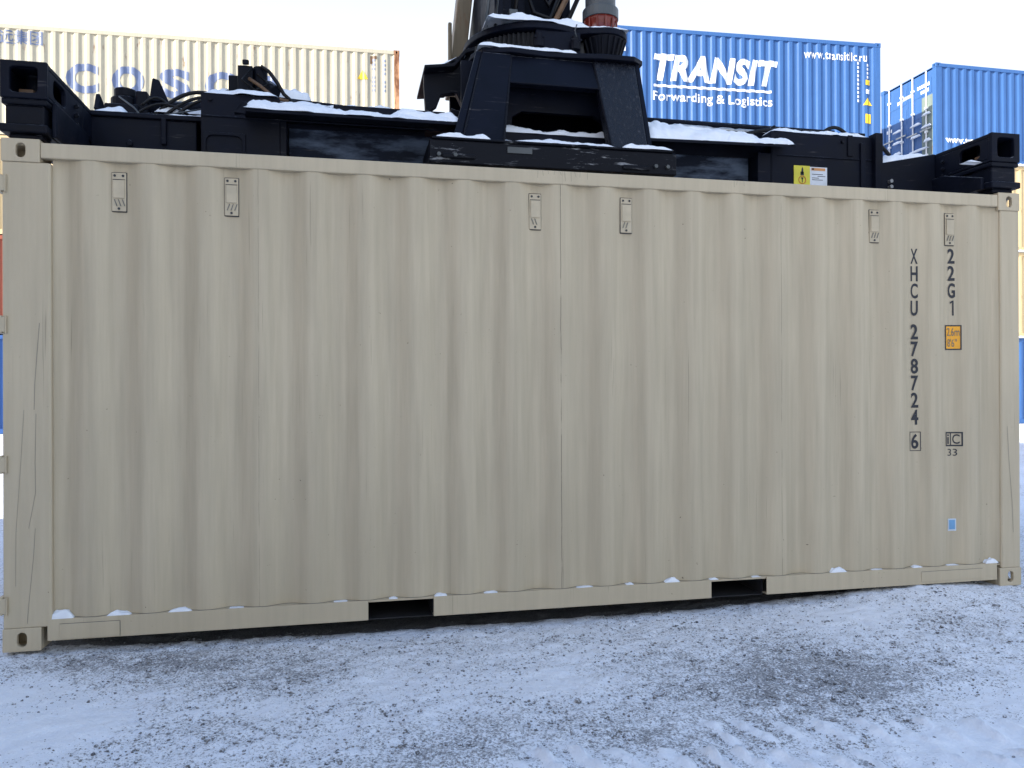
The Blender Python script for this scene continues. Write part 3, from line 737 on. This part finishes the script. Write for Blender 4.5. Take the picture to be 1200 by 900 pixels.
# end beams with their corner heads
for side in (0, 1):
    x0, x1 = (-.005, .212) if side == 0 else (5.842, 6.062)
    inx = x1 if side == 0 else x0; d = -1 if side == 0 else 1
    mb = MB()
    for yy in (0, 1):
        f = (lambda y: y) if yy == 0 else (lambda y: W-y)
        a, b = sorted((f(0.0), f(.03)))
        mb.ringplate(1, a, b, (x0, 2.795, x1, 2.985), (x0+.045, 2.825, x1-.045, 2.955), .02)
    mb.box(x0+.002, x1-.002, .0305, W-.0305, 2.955, 2.983)                     # top plate
    mb.box(x0+.002, x1-.002, .0305, W-.0305, 2.797, 2.815)
    io = (inx-.028, inx-.002) if side == 0 else (inx+.002, inx+.028)
    ox_ = (x0+.002, x0+.03) if side == 0 else (x1-.03, x1-.002)
    mb.ringplate(0, io[0], io[1], (.0305, 2.8155, .56, 2.9545), (.10, 2.84, .28, 2.935), .03)
    mb.box(io[0], io[1], .5605, W-.0305, 2.8155, 2.9545)
    mb.box(ox_[0], ox_[1], .0305, W-.0305, 2.8155, 2.9545)
    eb = P(mb, 'end_beam')
    mb = MB()
    mb.box(x0+.012, x1-.012, .60, 1.84, 2.64, 2.796)
    P(mb, 'beam_web', parent=eb)
    for yy in (0, 1):
        f = (lambda y: y) if yy == 0 else (lambda y: W-y)
        mb = MB()
        def bx(xa, xb, ya, yb, za, zb):
            a, b = sorted((f(ya), f(yb))); mb.box(xa, xb, a, b, za, zb)
        bx(x0+.004, x1-.004, .006, .42, 2.765, 2.7945)
        bx(x0+.018, x1-.018, .020, .34, 2.665, 2.7645)
        bx(x0-.002, x1+.002, -.004, .36, 2.622, 2.6645)
        bx(x0+.03, x1-.03, .03, .16, 2.594, 2.6215)
        hd = P(mb, 'corner_head', 'black_scuffed' if side == 0 else 'black', .008)
        mb = MB(); mb.tube([((x0+x1)/2, f(.17), 2.70), ((x0+x1)/2, f(.17), 2.98)], .05, 14); P(mb, 'twist_lock', 'black_scuffed', 0, hd, True)
        if yy == 0:
            mb = MB(); mb.box(x0+.05, x0+.12, .10, .20, 2.8155, 2.875); mb.tube([(x0+.09, .15, 2.875), (x0+.09, .15, 2.90)], .022, 10); P(mb, 'lock_pin', 'brass', .004, hd)
            mb = MB(); s = io[1]+.002 if side == 0 else io[0]-.002
            for q in range(5): mb.tube([(s, .42+.0*q, 2.70+.05*q), (s+(.018 if side == 0 else -.018), .42, 2.71+.05*q)], .012, 8)
            P(mb, 'bolt', 'black_scuffed', 0, hd)
# inner gusset towards the head and guide fins (left)
mb = MB(); mb.prism([(.06, 2.622), (.52, 2.622), (.60, 2.80), (.06, 2.80)], 0, .2135, .235); P(mb, 'gusset')
mb = MB(); mb.prism([(.06, 2.622), (.52, 2.622), (.60, 2.80), (.40, 2.80), (.06, 2.70)], 0, 5.815, 5.84); P(mb, 'gusset')
mb = MB(); mb.prism([(.78, 3.02), (.83, 3.13), (.90, 3.10), (.98, 2.99)], 0, .20, .225); P(mb, 'guide_fin')
# telescopic arms
mb = MB(); mb.box(.20, .80, .72, 1.72, 2.72, 2.955); mb.box(.19, .86, .70, 1.74, 2.956, 2.985); mb.box(.19, .86, .70, 1.74, 2.70, 2.72)
mb.box(.60, .63, .69, .72, 2.80, 2.96); mb.tube([(.42, .715, 2.80), (.42, .70, 2.80)], .02, 10); P(mb, 'telescopic_arm')
mb = MB(); mb.hexa([(5.44, .56, 2.66), (5.84, .50, 2.66), (5.84, 1.9, 2.66), (5.44, 1.9, 2.66)], [(5.44, .56, 2.915), (5.84, .50, 2.985), (5.84, 1.9, 2.985), (5.44, 1.9, 2.915)])
P(mb, 'telescopic_arm')
mb = MB()
for (x, z) in ((5.50, 2.74), (5.50, 2.78), (5.72, 2.83), (5.72, 2.78)): mb.tube([(x, .55, z), (x, .52, z)], .013, 8)
P(mb, 'bolt', 'steel', 0)
# cylinder and blocks behind the left arm
mb = MB(); mb.hexa([(.14,1.05,2.985),(.40,1.05,2.985),(.40,1.35,2.985),(.14,1.35,2.985)], [(.18,1.07,3.16),(.38,1.07,3.16),(.38,1.33,3.16),(.18,1.33,3.16)]); mb.tube([(.27, 1.2, 3.12), (.27, 1.2, 3.23)], .085, 16); mb.tube([(.275, 1.2, 3.23), (.275, 1.2, 3.29)], .07, 16)
mb.box(.12, .2, 1.08, 1.3, 2.985, 3.08); mb.box(.36, .43, 1.1, 1.3, 2.985, 3.26); P(mb, 'lock_cylinder', 'black_scuffed', .01)
mb = MB(); mb.tube([(.43, 1.2, 3.19), (.84, 1.2, 3.20)], .045, 14); mb.tube([(.34, 1.2, 3.19), (.50, 1.2, 3.19)], .06, 14); P(mb, 'hydraulic_cylinder', 'black', 0, None, True)
mb = MB(); mb.prism([(.44, 3.2), (.56, 3.2), (.50, 3.34), (.46, 3.35)], 1, 1.1, 1.13); P(mb, 'lug')
mb = MB(); mb.box(.44, .86, 1.0, 1.5, 2.985, 3.09); P(mb, 'valve_tray')
def arc(a, b, h, n=12, sway=0):
    a, b = Vector(a), Vector(b); return [a.lerp(b, i/n)+Vector((0, sway*math.sin(math.pi*i/n), h*math.sin(math.pi*i/n))) for i in range(n+1)]
def hose(pts, r=.013, mat='rubber'): mb = MB(); mb.tube(pts, r, 8); return P(mb, 'hose', mat, 0, None, True)
hose(arc((.45, 1.0, 3.02), (.98, .95, 3.16), .13)); hose(arc((.52, .96, 3.02), (1.0, .98, 3.16), .10), .011); hose(arc((.60, .9, 3.0), (.96, .9, 3.15), .07), .011)
hose([(.30, .95, 3.16), (.40, .9, 3.08), (.47, .86, 2.99)], .005, 'grey'); hose([(.47, .86, 2.99), (.62, .86, 3.04), (.80, .88, 3.09)], .005, 'grey'); hose(arc((.42, 1.0, 3.13), (.60, 1.0, 3.12), .06), .009)
hose(arc((.36, 1.0, 3.05), (.74, .95, 3.05), .09), .009)
# main beam
mb = MB(); mb.box(.845, 1.30, .60, 1.84, 2.70, 3.10); mb.box(1.3005, 2.20, .735, 1.80, 2.70, 3.055)
mb.box(.85, 2.30, .592, .5995, 2.955, 2.965)
P(mb, 'main_beam', 'black', .012)
mb = MB(); mb.ringplate(1, .585, .5995, (.86, 2.70, 1.10, 2.86), (.875, 2.69, 1.085, 2.845), .04); P(mb, 'access_frame', 'black', .004)
mb = MB(); mb.box(1.28, 2.36, .60, .715, 2.70, 2.735); mb.box(2.34, 2.40, .56, .73, 2.70, 3.0); mb.box(1.30, 1.34, .60, .715, 2.735, 2.96); P(mb, 'side_frame')
mb = MB(); mb.box(1.345, 2.335, .722, .733, 2.737, 2.955); P(mb, 'recess_plate', 'frosted')
mb = MB(); mb.hexa([(1.10, .43, 2.945), (2.42, .43, 2.945), (2.42, .73, 2.985), (1.10, .73, 2.985)], [(1.12, .43, 2.965), (2.42, .43, 2.965), (2.42, .73, 3.005), (1.12, .73, 3.005)])
mb.hexa([(1.06, .40, 2.925), (1.12, .43, 2.93), (1.12, .45, 2.93), (1.06, .45, 2.925)], [(1.10, .40, 2.995), (1.13, .43, 3.0), (1.13, .45, 3.0), (1.10, .45, 2.995)])
P(mb, 'ledge', 'black', .003)
mb = MB(); mb.box(1.25, 1.60, .70, .95, 3.056, 3.10); mb.box(1.62, 2.32, .64, .95, 3.03, 3.095); mb.box(1.25, 2.45, .95, 1.3, 3.056, 3.18); P(mb, 'upper_channel', 'black', .005)
mb = MB(); mb.tube([(1.2, .90, 3.20), (1.9, .92, 3.165), (2.4, .92, 3.16)], .014, 8); mb.tube([(1.25, .9, 3.17), (2.45, .93, 3.13)], .010, 8); P(mb, 'pipe', 'black', 0)
mb = MB(); mb.box(3.6, 4.60, .735, 1.80, 2.70, 3.09); mb.box(4.6005, 5.44, .60, 1.84, 2.70, 3.11); P(mb, 'main_beam', 'black', .012)
mb = MB(); mb.box(3.7, 4.60, .60, .73, 2.70, 2.745); mb.box(4.5, 4.60, .60, .73, 2.745, 2.95); P(mb, 'side_frame')
mb = MB(); mb.box(3.72, 4.495, .722, .733, 2.75, 2.94); P(mb, 'recess_plate', 'frosted')
mb = MB(); mb.hexa([(3.62, .45, 2.93), (4.72, .47, 2.955), (4.50, .80, 3.06), (3.62, .80, 3.06)], [(3.62, .45, 2.95), (4.72, .47, 2.975), (4.50, .80, 3.08), (3.62, .80, 3.08)]); P(mb, 'ledge', 'black', .003)
mb = MB(); mb.box(5.30, 5.34, .585, .5995, 2.70, 3.06); mb.box(5.40, 5.46, .56, .64, 2.70, 3.13); mb.box(5.20, 5.24, .59, .5995, 2.96, 3.11); mb.box(4.65, 5.40, .592, .5995, 2.935, 2.943); P(mb, 'stiffener')
mb = MB(); mb.tube([(3.62, .85, 3.215), (5.35, .85, 3.20)], .014, 8); mb.tube([(3.62, .80, 3.13), (4.6, .8, 3.125)], .012, 8); mb.box(3.6, 5.34, .95, 1.4, 3.10, 3.265); mb.box(3.6, 5.3, .86, .949, 3.10, 3.18); P(mb, 'pipe', 'black', 0)
mb = MB(); mb.box(4.72, 4.74, .80, .84, 3.15, 3.20); mb.hexa([(4.68, .8, 3.16), (4.74, .8, 3.16), (4.74, .84, 3.16), (4.68, .84, 3.16)], [(4.74, .8, 3.22), (4.76, .8, 3.22), (4.76, .84, 3.22), (4.74, .84, 3.22)]); P(mb, 'bracket')
hose(arc((4.5, .78, 3.13), (4.95, .76, 3.11), .05), .014); hose(arc((5.05, .75, 3.12), (5.36, .75, 3.11), .10), .013); hose(arc((5.10, .70, 3.10), (5.50, .72, 3.05), .05), .015); hose(arc((5.36, .68, 3.12), (5.62, .7, 3.02), .04), .014)
mb = MB(); mb.box(5.30, 5.42, .7, .85, 3.11, 3.17); mb.tube([(5.45, .68, 3.10), (5.52, .68, 3.10)], .03, 10); P(mb, 'connector', 'black_scuffed', .005)
# valve block with hoses on the left beam
mb = MB(); mb.box(1.03, 1.12, .80, .95, 3.16, 3.36); mb.box(.96, 1.03, .9, 1.0, 3.18, 3.33); mb.tube([(1.16, .86, 3.17), (1.16, .86, 3.37)], .045, 12); mb.tube([(1.20, .86, 3.25), (1.25, .82, 3.20)], .05, 12); mb.box(1.06, 1.10, .78, .80, 3.36, 3.39)
vb = P(mb, 'valve_block', 'black_scuffed', .006)
mb = MB(); mb.box(1.0, 1.12, .76, .92, 3.105, 3.18); mb.box(1.13, 1.24, .76, .92, 3.10, 3.165); P(mb, 'valve_base', 'brass', .006, vb)
hose([(1.17, .8, 3.36), (1.22, .8, 3.33), (1.27, .79, 3.26), (1.31, .79, 3.19), (1.36, .8, 3.15), (1.5, .8, 3.13), (1.7, .82, 3.115)], .012)
hose([(1.10, .78, 3.27), (1.17, .76, 3.22), (1.26, .76, 3.15), (1.34, .77, 3.14)], .011, 'brass'); hose([(1.12, .78, 3.34), (1.06, .76, 3.25), (1.14, .76, 3.19), (1.22, .77, 3.24), (1.15, .78, 3.30)], .008)
hose(arc((.86, .82, 3.12), (1.08, .8, 3.13), .06), .012)
# centre carriage
mb = MB(); mb.box(2.185, 3.765, .305, 2.13, 2.672, 2.812); mb.box(2.20, 3.74, .292, 2.14, 2.8125, 2.828)
mb.box(2.26, 2.46, .29, .304, 2.70, 2.73); mb.box(3.40, 3.58, .29, .304, 2.69, 2.72)
cg = P(mb, 'centre_carriage', 'carriage', .010)
mb = MB(); mb.box(2.66, 2.815, .299, .3045, 2.752, 2.79); P(mb, 'label_plate', 'grey', .001, cg)
# rotator frame
def leg(b0, b1, t0, t1, yb, yt, dep, zb=2.829, zt=3.49):
    mb = MB(); mb.hexa([(b0, yb, zb), (b1, yb, zb), (b1, yb+dep, zb), (b0, yb+dep, zb)], [(t0, yt, zt), (t1, yt, zt), (t1, yt+dep*.8, zt), (t0, yt+dep*.8, zt)]); return mb
mb = leg(2.385, 2.655, 2.555, 2.755, .36, .60, .09)
P(mb, 'frame_leg', 'black', .012)
mb = leg(2.33, 2.384, 2.52, 2.554, .365, .605, .07); P(mb, 'leg_flange', 'black', .004)
P(leg(3.345, 3.60, 3.305, 3.60, .36, .60, .09), 'frame_leg', 'icy', .012)
P(leg(3.601, 3.63, 3.601, 3.63, .365, .605, .07), 'leg_flange', 'black', .004)
P(leg(2.385, 2.655, 2.555, 2.755, 1.95, 1.72, .09), 'frame_leg'); P(leg(3.345, 3.60, 3.305, 3.60, 1.95, 1.72, .09), 'frame_leg')
P(leg(2.385, 2.43, 2.555, 2.60, .46, .70, 1.45), 'side_web'); P(leg(3.555, 3.60, 3.555, 3.60, .46, .70, 1.45), 'side_web')
mb = MB(); mb.hexa([(2.62, .52, 3.27), (3.38, .52, 3.27), (3.38, .60, 3.27), (2.62, .60, 3.27)], [(2.70, .62, 3.489), (3.34, .62, 3.489), (3.34, .68, 3.489), (2.70, .68, 3.489)]); P(mb, 'lintel', 'black', .01)
mb = MB(); mb.ringplate(1, .74, .78, (2.44, 2.83, 3.56, 3.48), (2.78, 2.90, 3.42, 3.17), .06); P(mb, 'inner_web', 'black', .004)
mb = MB(); mb.box(2.45, 3.55, 1.4, 1.44, 2.83, 3.48); mb.box(2.78, 3.10, .95, 1.2, 2.83, 3.02); mb.box(2.70, 3.45, .785, .93, 2.83, 2.905); mb.box(2.66, 3.46, .66, .735, 2.90, 3.0); P(mb, 'inner_bulkhead')
for (xa, za, xb, zb) in ((2.395, 2.84, 2.56, 3.47), (2.65, 2.84, 2.75, 3.47), (3.35, 2.84, 3.31, 3.47)):
    n_ = 30; mb = MB()
    mb.tube([(xa+(xb-xa)*i/n_, .357+.243*i/n_+.0005*(i % 2), za+(zb-za)*i/n_) for i in range(n_+1)], [.006+.0015*(i % 2) for i in range(n_+1)], 6)
    P(mb, 'weld_bead', 'black_scuffed', 0)
for x in (2.24, 2.34, 3.62, 3.70):
    mb = MB(); mb.tube([(x, .3045, 2.72), (x, .286, 2.72)], .013, 6); P(mb, 'bolt', 'grey', 0, cg)
for x in (.90, 1.2, 4.66, 5.16):
    mb = MB(); mb.tube([(x, .60, 3.06), (x, .586, 3.06)], .012, 6); P(mb, 'bolt', 'black_scuffed', 0)
# turntable
def disc(cx, cy, r, z0, z1, n=72, lobes=None):
    pts = []
    for i in range(n):
        a = 2*math.pi*i/n; rr = r
        x, y = cx+rr*math.cos(a), cy+rr*math.sin(a)
        pts.append((x, y))
    mb = MB(); return mb.prism(pts, 2, z0, z1)
tp = [(2.50,.95),(2.505,.75),(2.56,.62),(2.75,.575),(3.0,.60),(3.2,.585),(3.36,.56),(3.58,.56),(3.66,.62),(3.66,.9),(3.62,1.7),(3.4,1.86),(2.7,1.86),(2.5,1.7)]
mb = MB(); mb.prism(tp, 2, 3.4905, 3.525); P(mb, 'frame_top', 'black', .006)
mb = MB(); n = 84; pts = []
for i in range(n*2):
    a = math.pi*i/n; rr = .455 if i % 2 else .43
    pts.append((3.0+rr*math.cos(a), 1.13+rr*math.sin(a)))
mb.prism(pts, 2, 3.56, 3.685); gr = P(mb, 'slewing_gear', 'gear', 0)
mb = disc(3.0, 1.13, .40, 3.5255, 3.5595); P(mb, 'gear_flange', 'black', 0, gr)
# upper plate: a disc with the pinion lobe on the right
import itertools
hull = [(3.0+.485*math.cos(a), 1.13+.485*math.sin(a)) for a in np.linspace(R(25), R(290), 50)] + [(3.22, .70), (3.30, .665)] + [(3.44+.165*math.cos(a), .80+.165*math.sin(a)) for a in np.linspace(R(-115), R(60), 20)]
mb = MB(); mb.prism(hull, 2, 3.70, 3.742); up_ = P(mb, 'upper_plate', 'black', .006)
mb = MB(); mb.box(2.93, 3.24, .665, .80, 3.56, 3.699); P(mb, 'gear_guard', 'black', .01, up_)
mb = MB(); hexpts = [(3.44+.15*math.cos(a), .80+.15*math.sin(a)) for a in np.linspace(0, 2*math.pi, 24, endpoint=False)]
mb.hexa([(3.44+.085*math.cos(a), .80+.085*math.sin(a), 3.53) for a in np.linspace(0, 2*math.pi, 24, endpoint=False)], [(x, y, 3.699) for x, y in hexpts])
for q in range(9):
    a = R(200+q*17); mb.tube([(3.44+.10*math.cos(a), .80+.10*math.sin(a), 3.53), (3.44+.155*math.cos(a), .80+.155*math.sin(a), 3.69)], .008, 6)
P(mb, 'pinion_housing', 'black_scuffed', 0, up_)
for x, y in ((2.945, .63), (3.195, .63)):
    mb = MB(); mb.tube([(x, y+.02, 3.57), (x, y+.02, 3.62)], .035, 12); mb.tube([(x, y+.02, 3.60), (x, y+.02, 3.66)], .022, 10); mb.tube([(x-.03, y-.01, 3.625), (x-.03, y-.02, 3.625)], .008, 8); mb.tube([(x+.03, y-.01, 3.625), (x+.03, y-.02, 3.625)], .008, 8)
    P(mb, 'grease_fitting', 'black_scuffed', 0)
hose([(3.20, .63, 3.65), (3.185, .62, 3.69), (3.20, .62, 3.73)], .004, 'grey')
# slewing motor: red collar, grey housing
mb = MB(); mb.tube([(3.43, .82, 3.743), (3.43, .82, 3.765), (3.43, .82, 3.78), (3.43, .82, 3.84), (3.43, .82, 3.86)], [.115, .115, .10, .105, .118], 28); mt = P(mb, 'slewing_motor', 'red', 0, None, True)
mb = MB(); mb.tube([(3.43, .82, 3.861), (3.43, .82, 3.93), (3.43, .82, 3.94), (3.43, .82, 4.35)], [.125, .125, .105, .105], 28); P(mb, 'motor_housing', 'grey', .004, mt)
mb = MB()
for q in range(12):
    a = q*math.pi/6; mb.tube([(3.43+.112*math.cos(a), .82+.112*math.sin(a), 3.76), (3.43+.112*math.cos(a), .82+.112*math.sin(a), 3.855)], .007, 6)
P(mb, 'collar_bolt', 'red', 0, mt)
# damper bracket on the left
mb = MB(); mb.prism([(2.22, 3.40), (2.22, 3.475), (2.42, 3.50), (2.50, 3.60), (2.56, 3.62), (2.56, 3.20), (2.50, 3.24), (2.44, 3.36), (2.34, 3.34), (2.31, 3.26), (2.26, 3.22), (2.23, 3.24)], 1, 1.0, 1.06)
mb.prism([(2.215, 3.476), (2.42, 3.501), (2.50, 3.601), (2.56, 3.621), (2.56, 3.645), (2.49, 3.625), (2.41, 3.522), (2.215, 3.496)], 1, .9, 1.5)
mb.tube([(2.26, 1.03, 3.20), (2.56, 1.03, 3.20)], .022, 10); mb.tube([(2.40, 1.0, 3.22), (2.48, 1.0, 3.20)], .03, 10); P(mb, 'damper_bracket', 'black_scuffed', .004)
# head block between turntable and boom
mb = MB(); mb.box(2.70, 2.76, .92, 1.5, 3.7425, 4.75); mb.box(3.22, 3.28, 1.05, 1.6, 3.7425, 4.75); mb.box(2.765, 2.83, .98, 1.1, 3.7425, 4.75); mb.box(2.88, 2.93, 1.0, 1.1, 3.7425, 4.7)
mb.box(2.76, 3.22, 1.35, 1.4, 3.7425, 4.7); P(mb, 'head_block', 'black', .006)
hose([(2.96, .98, 4.4), (2.93, .95, 4.1), (2.98, .93, 3.93), (3.10, .93, 3.90), (3.16, .95, 4.05), (3.14, .98, 4.4)], .016); hose([(3.0, 1.0, 4.5), (3.02, .97, 4.15), (3.09, .95, 4.0), (3.19, .98, 4.2), (3.25, 1.0, 4.6)], .018)
hose([(2.86, .92, 4.5), (2.87, .90, 4.1), (2.83, .92, 3.85), (2.80, 1.0, 3.76)], .016); hose([(3.30, .95, 4.5), (3.24, .92, 4.1), (3.14, .92, 3.9), (3.12, 1.0, 3.76)], .02, 'brass'); hose([(3.32, 1.0, 4.5), (3.32, .96, 4.1), (3.22, .94, 3.88), (3.20, 1.0, 3.76)], .017)
hose([(2.68, .95, 4.6), (2.665, .90, 4.1), (2.64, .92, 3.8)], .014, 'grey'); hose([(2.72, .9, 4.6), (2.735, .88, 4.15), (2.70, .9, 3.8)], .012, 'grey')
mb = MB(); mb.tube([(2.955, .95, 3.80), (2.99, .93, 3.90)], .035, 12); mb.tube([(2.90, .95, 3.82), (3.06, .95, 3.84)], .028, 12); mb.box(2.80, 2.86, .9, .96, 3.83, 3.93); P(mb, 'coupling', 'grey', .004)
# warning label on the right part of the beam
mb = MB(); mb.box(4.775, 4.90, .5955, .5992, 2.735, 2.873); lb = P(mb, 'warning_label', 'yellow', 0)
mb = MB(); mb.box(4.9005, 5.035, .5955, .5992, 2.73, 2.868); P(mb, 'label_text_panel', 'white', 0, lb)
mb = MB(); mb.box(4.91, 5.02, .5945, .5953, 2.843, 2.862); P(mb, 'label_header', 'labelorange', 0, lb)
mb = MB(); mb.box(4.915, 4.93, .5935, .5943, 2.847, 2.859)
for q, (l0, l1) in enumerate(((4.915, 5.0), (4.96, 5.02), (4.915, 4.97), (4.915, 5.0))): mb.box(l0, l1, .5945, .5953, 2.815-q*.013, 2.819-q*.013)
mb.prism([(4.83, 2.815), (4.85, 2.815), (4.847, 2.85), (4.84, 2.866), (4.835, 2.85)], 1, .5945, .5953); mb.box(4.825, 4.852, .5945, .5953, 2.805, 2.83)
mb.box(4.836, 4.842, .5945, .5953, 2.755, 2.79); mb.prism([(4.828, 2.79), (4.85, 2.79), (4.84, 2.77)], 1, .5945, .5953); P(mb, 'pictogram', 'letter', 0, lb)
mb = MB(); pr = [(4.839+.027*math.cos(a), 2.773+.027*math.sin(a)) for a in np.linspace(0, 2*math.pi, 21)]
mb.tube([(x, .5945, z) for x, z in pr], .0024, 5, False); P(mb, 'prohibition_ring', 'labelred', 0, lb)

# snow lying on the spreader
def ridge(x0, x1, y0, y1, z0, z1, h, seed, ny=9, rag=.5):
    """heaped snow strip from x0 to x1; z0/z1 the height of what it lies on at either end (and of the rear edge as a pair)"""
    ny = 15; nx = max(10, int((x1-x0)/.012)); u = np.linspace(0, 1, nx); v = np.linspace(-1, 1, ny)
    U, Vv = np.meshgrid(u, v); X_ = x0+(x1-x0)*U
    edge = rag*(vn(X_, X_*0, .09, seed)-.5)*2; wv = (y1-y0)/2
    Y_ = (y0+y1)/2 + wv*Vv*(1+edge*.5)
    prof = np.clip(1-np.abs(Vv)**3.5, 0, 1)*np.clip(np.minimum(U, 1-U)*(x1-x0)/.05, 0, 1)**.5
    hh = h*prof*(.15+1.45*fbm(X_, Y_, .17, 5, seed)) + .018*prof*(fbm(X_, Y_, .035, 3, seed)-.5)
    if isinstance(z0, tuple): zb = (z0[0]+(z1[0]-z0[0])*U)*(1-(Vv+1)/2)+(z0[1]+(z1[1]-z0[1])*U)*(Vv+1)/2
    else: zb = z0+(z1-z0)*U
    return np.stack([X_.ravel(), Y_.ravel(), (zb+hh-.002).ravel()], 1), grid_faces(nx, ny)
RID = [
 (1.11, 2.41, .425, .72, (2.965, 3.004), (2.965, 3.004), .060, 1), (1.12, 1.62, .45, .72, (2.965, 3.004), (2.965, 3.004), .085, 2), (1.95, 2.40, .44, .7, (2.965, 3.004), (2.965, 3.004), .08, 21),
 (3.63, 4.45, .46, .78, (2.952, 3.078), (2.97, 3.078), .10, 3), (4.2, 4.70, .47, .66, (2.962, 3.03), (2.974, 3.03), .045, 4), (3.75, 4.6, .74, .86, 3.09, 3.09, .065, 5), (3.7, 5.3, .86, .95, 3.18, 3.18, .035, 33), (4.62, 5.38, .61, .8, 3.11, 3.11, .045, 6),
 (.85, 1.29, .60, .9, 3.10, 3.10, .06, 7), (1.3, 2.3, .72, .96, 3.10, 3.10, .055, 8), (1.65, 2.45, .95, 1.3, 3.18, 3.18, .045, 9), (1.18, 1.5, .95, 1.2, 3.12, 3.12, .20, 10), (.86, 1.05, .9, 1.15, 3.12, 3.12, .14, 11),
 (2.22, 2.56, .295, .36, 2.828, 2.828, .04, 12), (2.62, 3.36, .295, .50, 2.828, 2.828, .035, 13), (3.40, 3.74, .292, .36, 2.828, 2.828, .032, 14), (2.67, 3.44, .655, .735, 3.0, 3.0, .05, 15),
 (5.45, 5.83, .57, .8, (2.917, 2.917), (2.983, 2.983), .075, 16), (.22, .40, .72, .95, 2.985, 2.985, .07, 17), (.50, .86, .98, 1.1, 3.09, 3.09, .05, 18), (.62, .86, .70, .76, 2.985, 2.985, .016, 19),
 (2.53, 3.20, .59, .68, 3.525, 3.525, .040, 20), (2.60, 3.33, .66, .95, 3.742, 3.742, .075, 22), (3.3, 3.58, .655, .72, 3.742, 3.742, .018, 23), (2.24, 2.5, .92, 1.3, (3.49, 3.49), (3.60, 3.60), .03, 24),
 (5.70, 5.82, .05, .12, 2.80, 2.80, .02, 25)]
VS, FS, base = [], [], 0
for (x0, x1, y0, y1, z0, z1, h, sd_) in RID:
    v, f = ridge(x0, x1, y0, y1, z0, z1, h, sd_); VS.append(v); FS.append(f+base); base += len(v)
sw = npmesh('snow_crust', np.concatenate(VS), np.concatenate(FS), M['snow'])
tag(sw, 'lumpy white snow lying along the ledges of the black spreader', 'snow', kind='stuff')
# snow on the door handles and rails of the right hand stack
VS, FS, base = [], [], 0
for (y, z, l_) in ((15.85, 9.35, .35), (15.85, 8.98, .4), (16.3, 9.15, .45), (16.3, 8.8, .4), (17.1, 9.2, .4), (17.1, 8.85, .4), (17.1, 8.5, .4), (16.2, 8.35, .9), (15.8, 8.55, .3)):
    v, f = mound(18.60, y, .035, l_/2, z, .07, 8, int(z*7)); VS.append(v); FS.append(f+base); base += len(v)
for z in (7.77+Z0, 5.18+Z0, 2.59+Z0):
    v, f = ridge(18.7, 30.7, 15.42, 15.50, z, z, .05, 31); v[:,1] += -.2*R(1)*0; VS.append(v); FS.append(f+base); base += len(v)
s3 = npmesh('snow_ledge', np.concatenate(VS), np.concatenate(FS), M['snow'])
tag(s3, 'thin snow caught on the door hardware and seams of the right stack', 'snow', kind='stuff')

# ================================================================= reach stacker that carries the spreader (hidden behind the container)
rsb = thing('reach_stacker', 'dark reach stacker behind the beige container, only its boom end and a tan cylinder showing', 'reach stacker', (3.05, 7.0, 0))
def Q(mb, name, mat='black', bevel=.01, parent=None, smooth=False):
    if parent is None: return mb.build(name, M[mat], rsb, bevel, smooth, world=True)
    bmesh.ops.translate(mb.bm, verts=mb.bm.verts, vec=-Vector(rsb.location)); return mb.build(name, M[mat], parent, bevel, smooth)
mb = MB(); mb.hexa([(2.72, 1.62, 4.15), (3.26, 1.62, 4.15), (3.26, 1.62, 4.75), (2.72, 1.62, 4.75)], [(2.72, 2.6, 3.35), (3.26, 2.6, 3.35), (3.26, 2.6, 3.95), (2.72, 2.6, 3.95)])
mb.hexa([(2.722, 2.601, 3.35), (3.258, 2.601, 3.35), (3.258, 2.601, 3.95), (2.722, 2.601, 3.95)], [(2.70, 9.8, 2.6), (3.4, 9.8, 2.6), (3.4, 9.8, 3.3), (2.70, 9.8, 3.3)]); Q(mb, 'boom')
mb = MB(); mb.hexa([(2.50, 1.9, 3.70), (2.62, 1.9, 3.70), (2.62, 2.1, 3.70), (2.50, 2.1, 3.70)], [(2.60, 1.9, 4.62), (2.72, 1.9, 4.62), (2.72, 2.1, 4.62), (2.60, 2.1, 4.62)])
mb.box(2.50, 2.53, 1.86, 1.899, 3.70, 4.25); Q(mb, 'tilt_cylinder', 'tan_steel')
mb = MB(); mb.box(1.9, 4.2, 4.2, 10.6, .75, 1.35); mb.hexa([(1.9, 9.0, 1.35), (4.2, 9.0, 1.35), (4.2, 10.8, 1.35), (1.9, 10.8, 1.35)], [(2.0, 9.4, 2.1), (4.1, 9.4, 2.1), (4.1, 10.7, 2.1), (2.0, 10.7, 2.1)]); Q(mb, 'chassis', 'orange_red', .03)
for x in (1.75, 4.35):
    for y in (4.9, 9.6):
        mb = MB(); mb.tube([(x-.3, y, .82), (x-.24, y, .82), (x+.24, y, .82), (x+.3, y, .82)], [.68, .78, .78, .68], 28); wl = Q(mb, 'wheel', 'rubber', .01)
        mb = MB(); mb.tube([(x-.31, y, .82), (x+.31, y, .82)], .38, 20); Q(mb, 'rim', 'grey', .01, wl)
mb = MB(); mb.hexa([(1.95, 6.0, 1.36), (2.55, 6.0, 1.36), (2.55, 7.6, 1.36), (1.95, 7.6, 1.36)], [(1.98, 6.3, 2.95), (2.55, 6.3, 2.95), (2.55, 7.5, 2.95), (1.98, 7.5, 2.95)]); cb = Q(mb, 'cab', 'orange_red', .03)
mb = MB(); mb.hexa([(2.0, 6.05, 1.7), (2.5, 6.05, 1.7), (2.5, 6.08, 1.7), (2.0, 6.08, 1.7)], [(2.02, 6.23, 2.8), (2.5, 6.23, 2.8), (2.5, 6.26, 2.8), (2.02, 6.26, 2.8)]); Q(mb, 'windscreen', 'rubber', 0, cb)
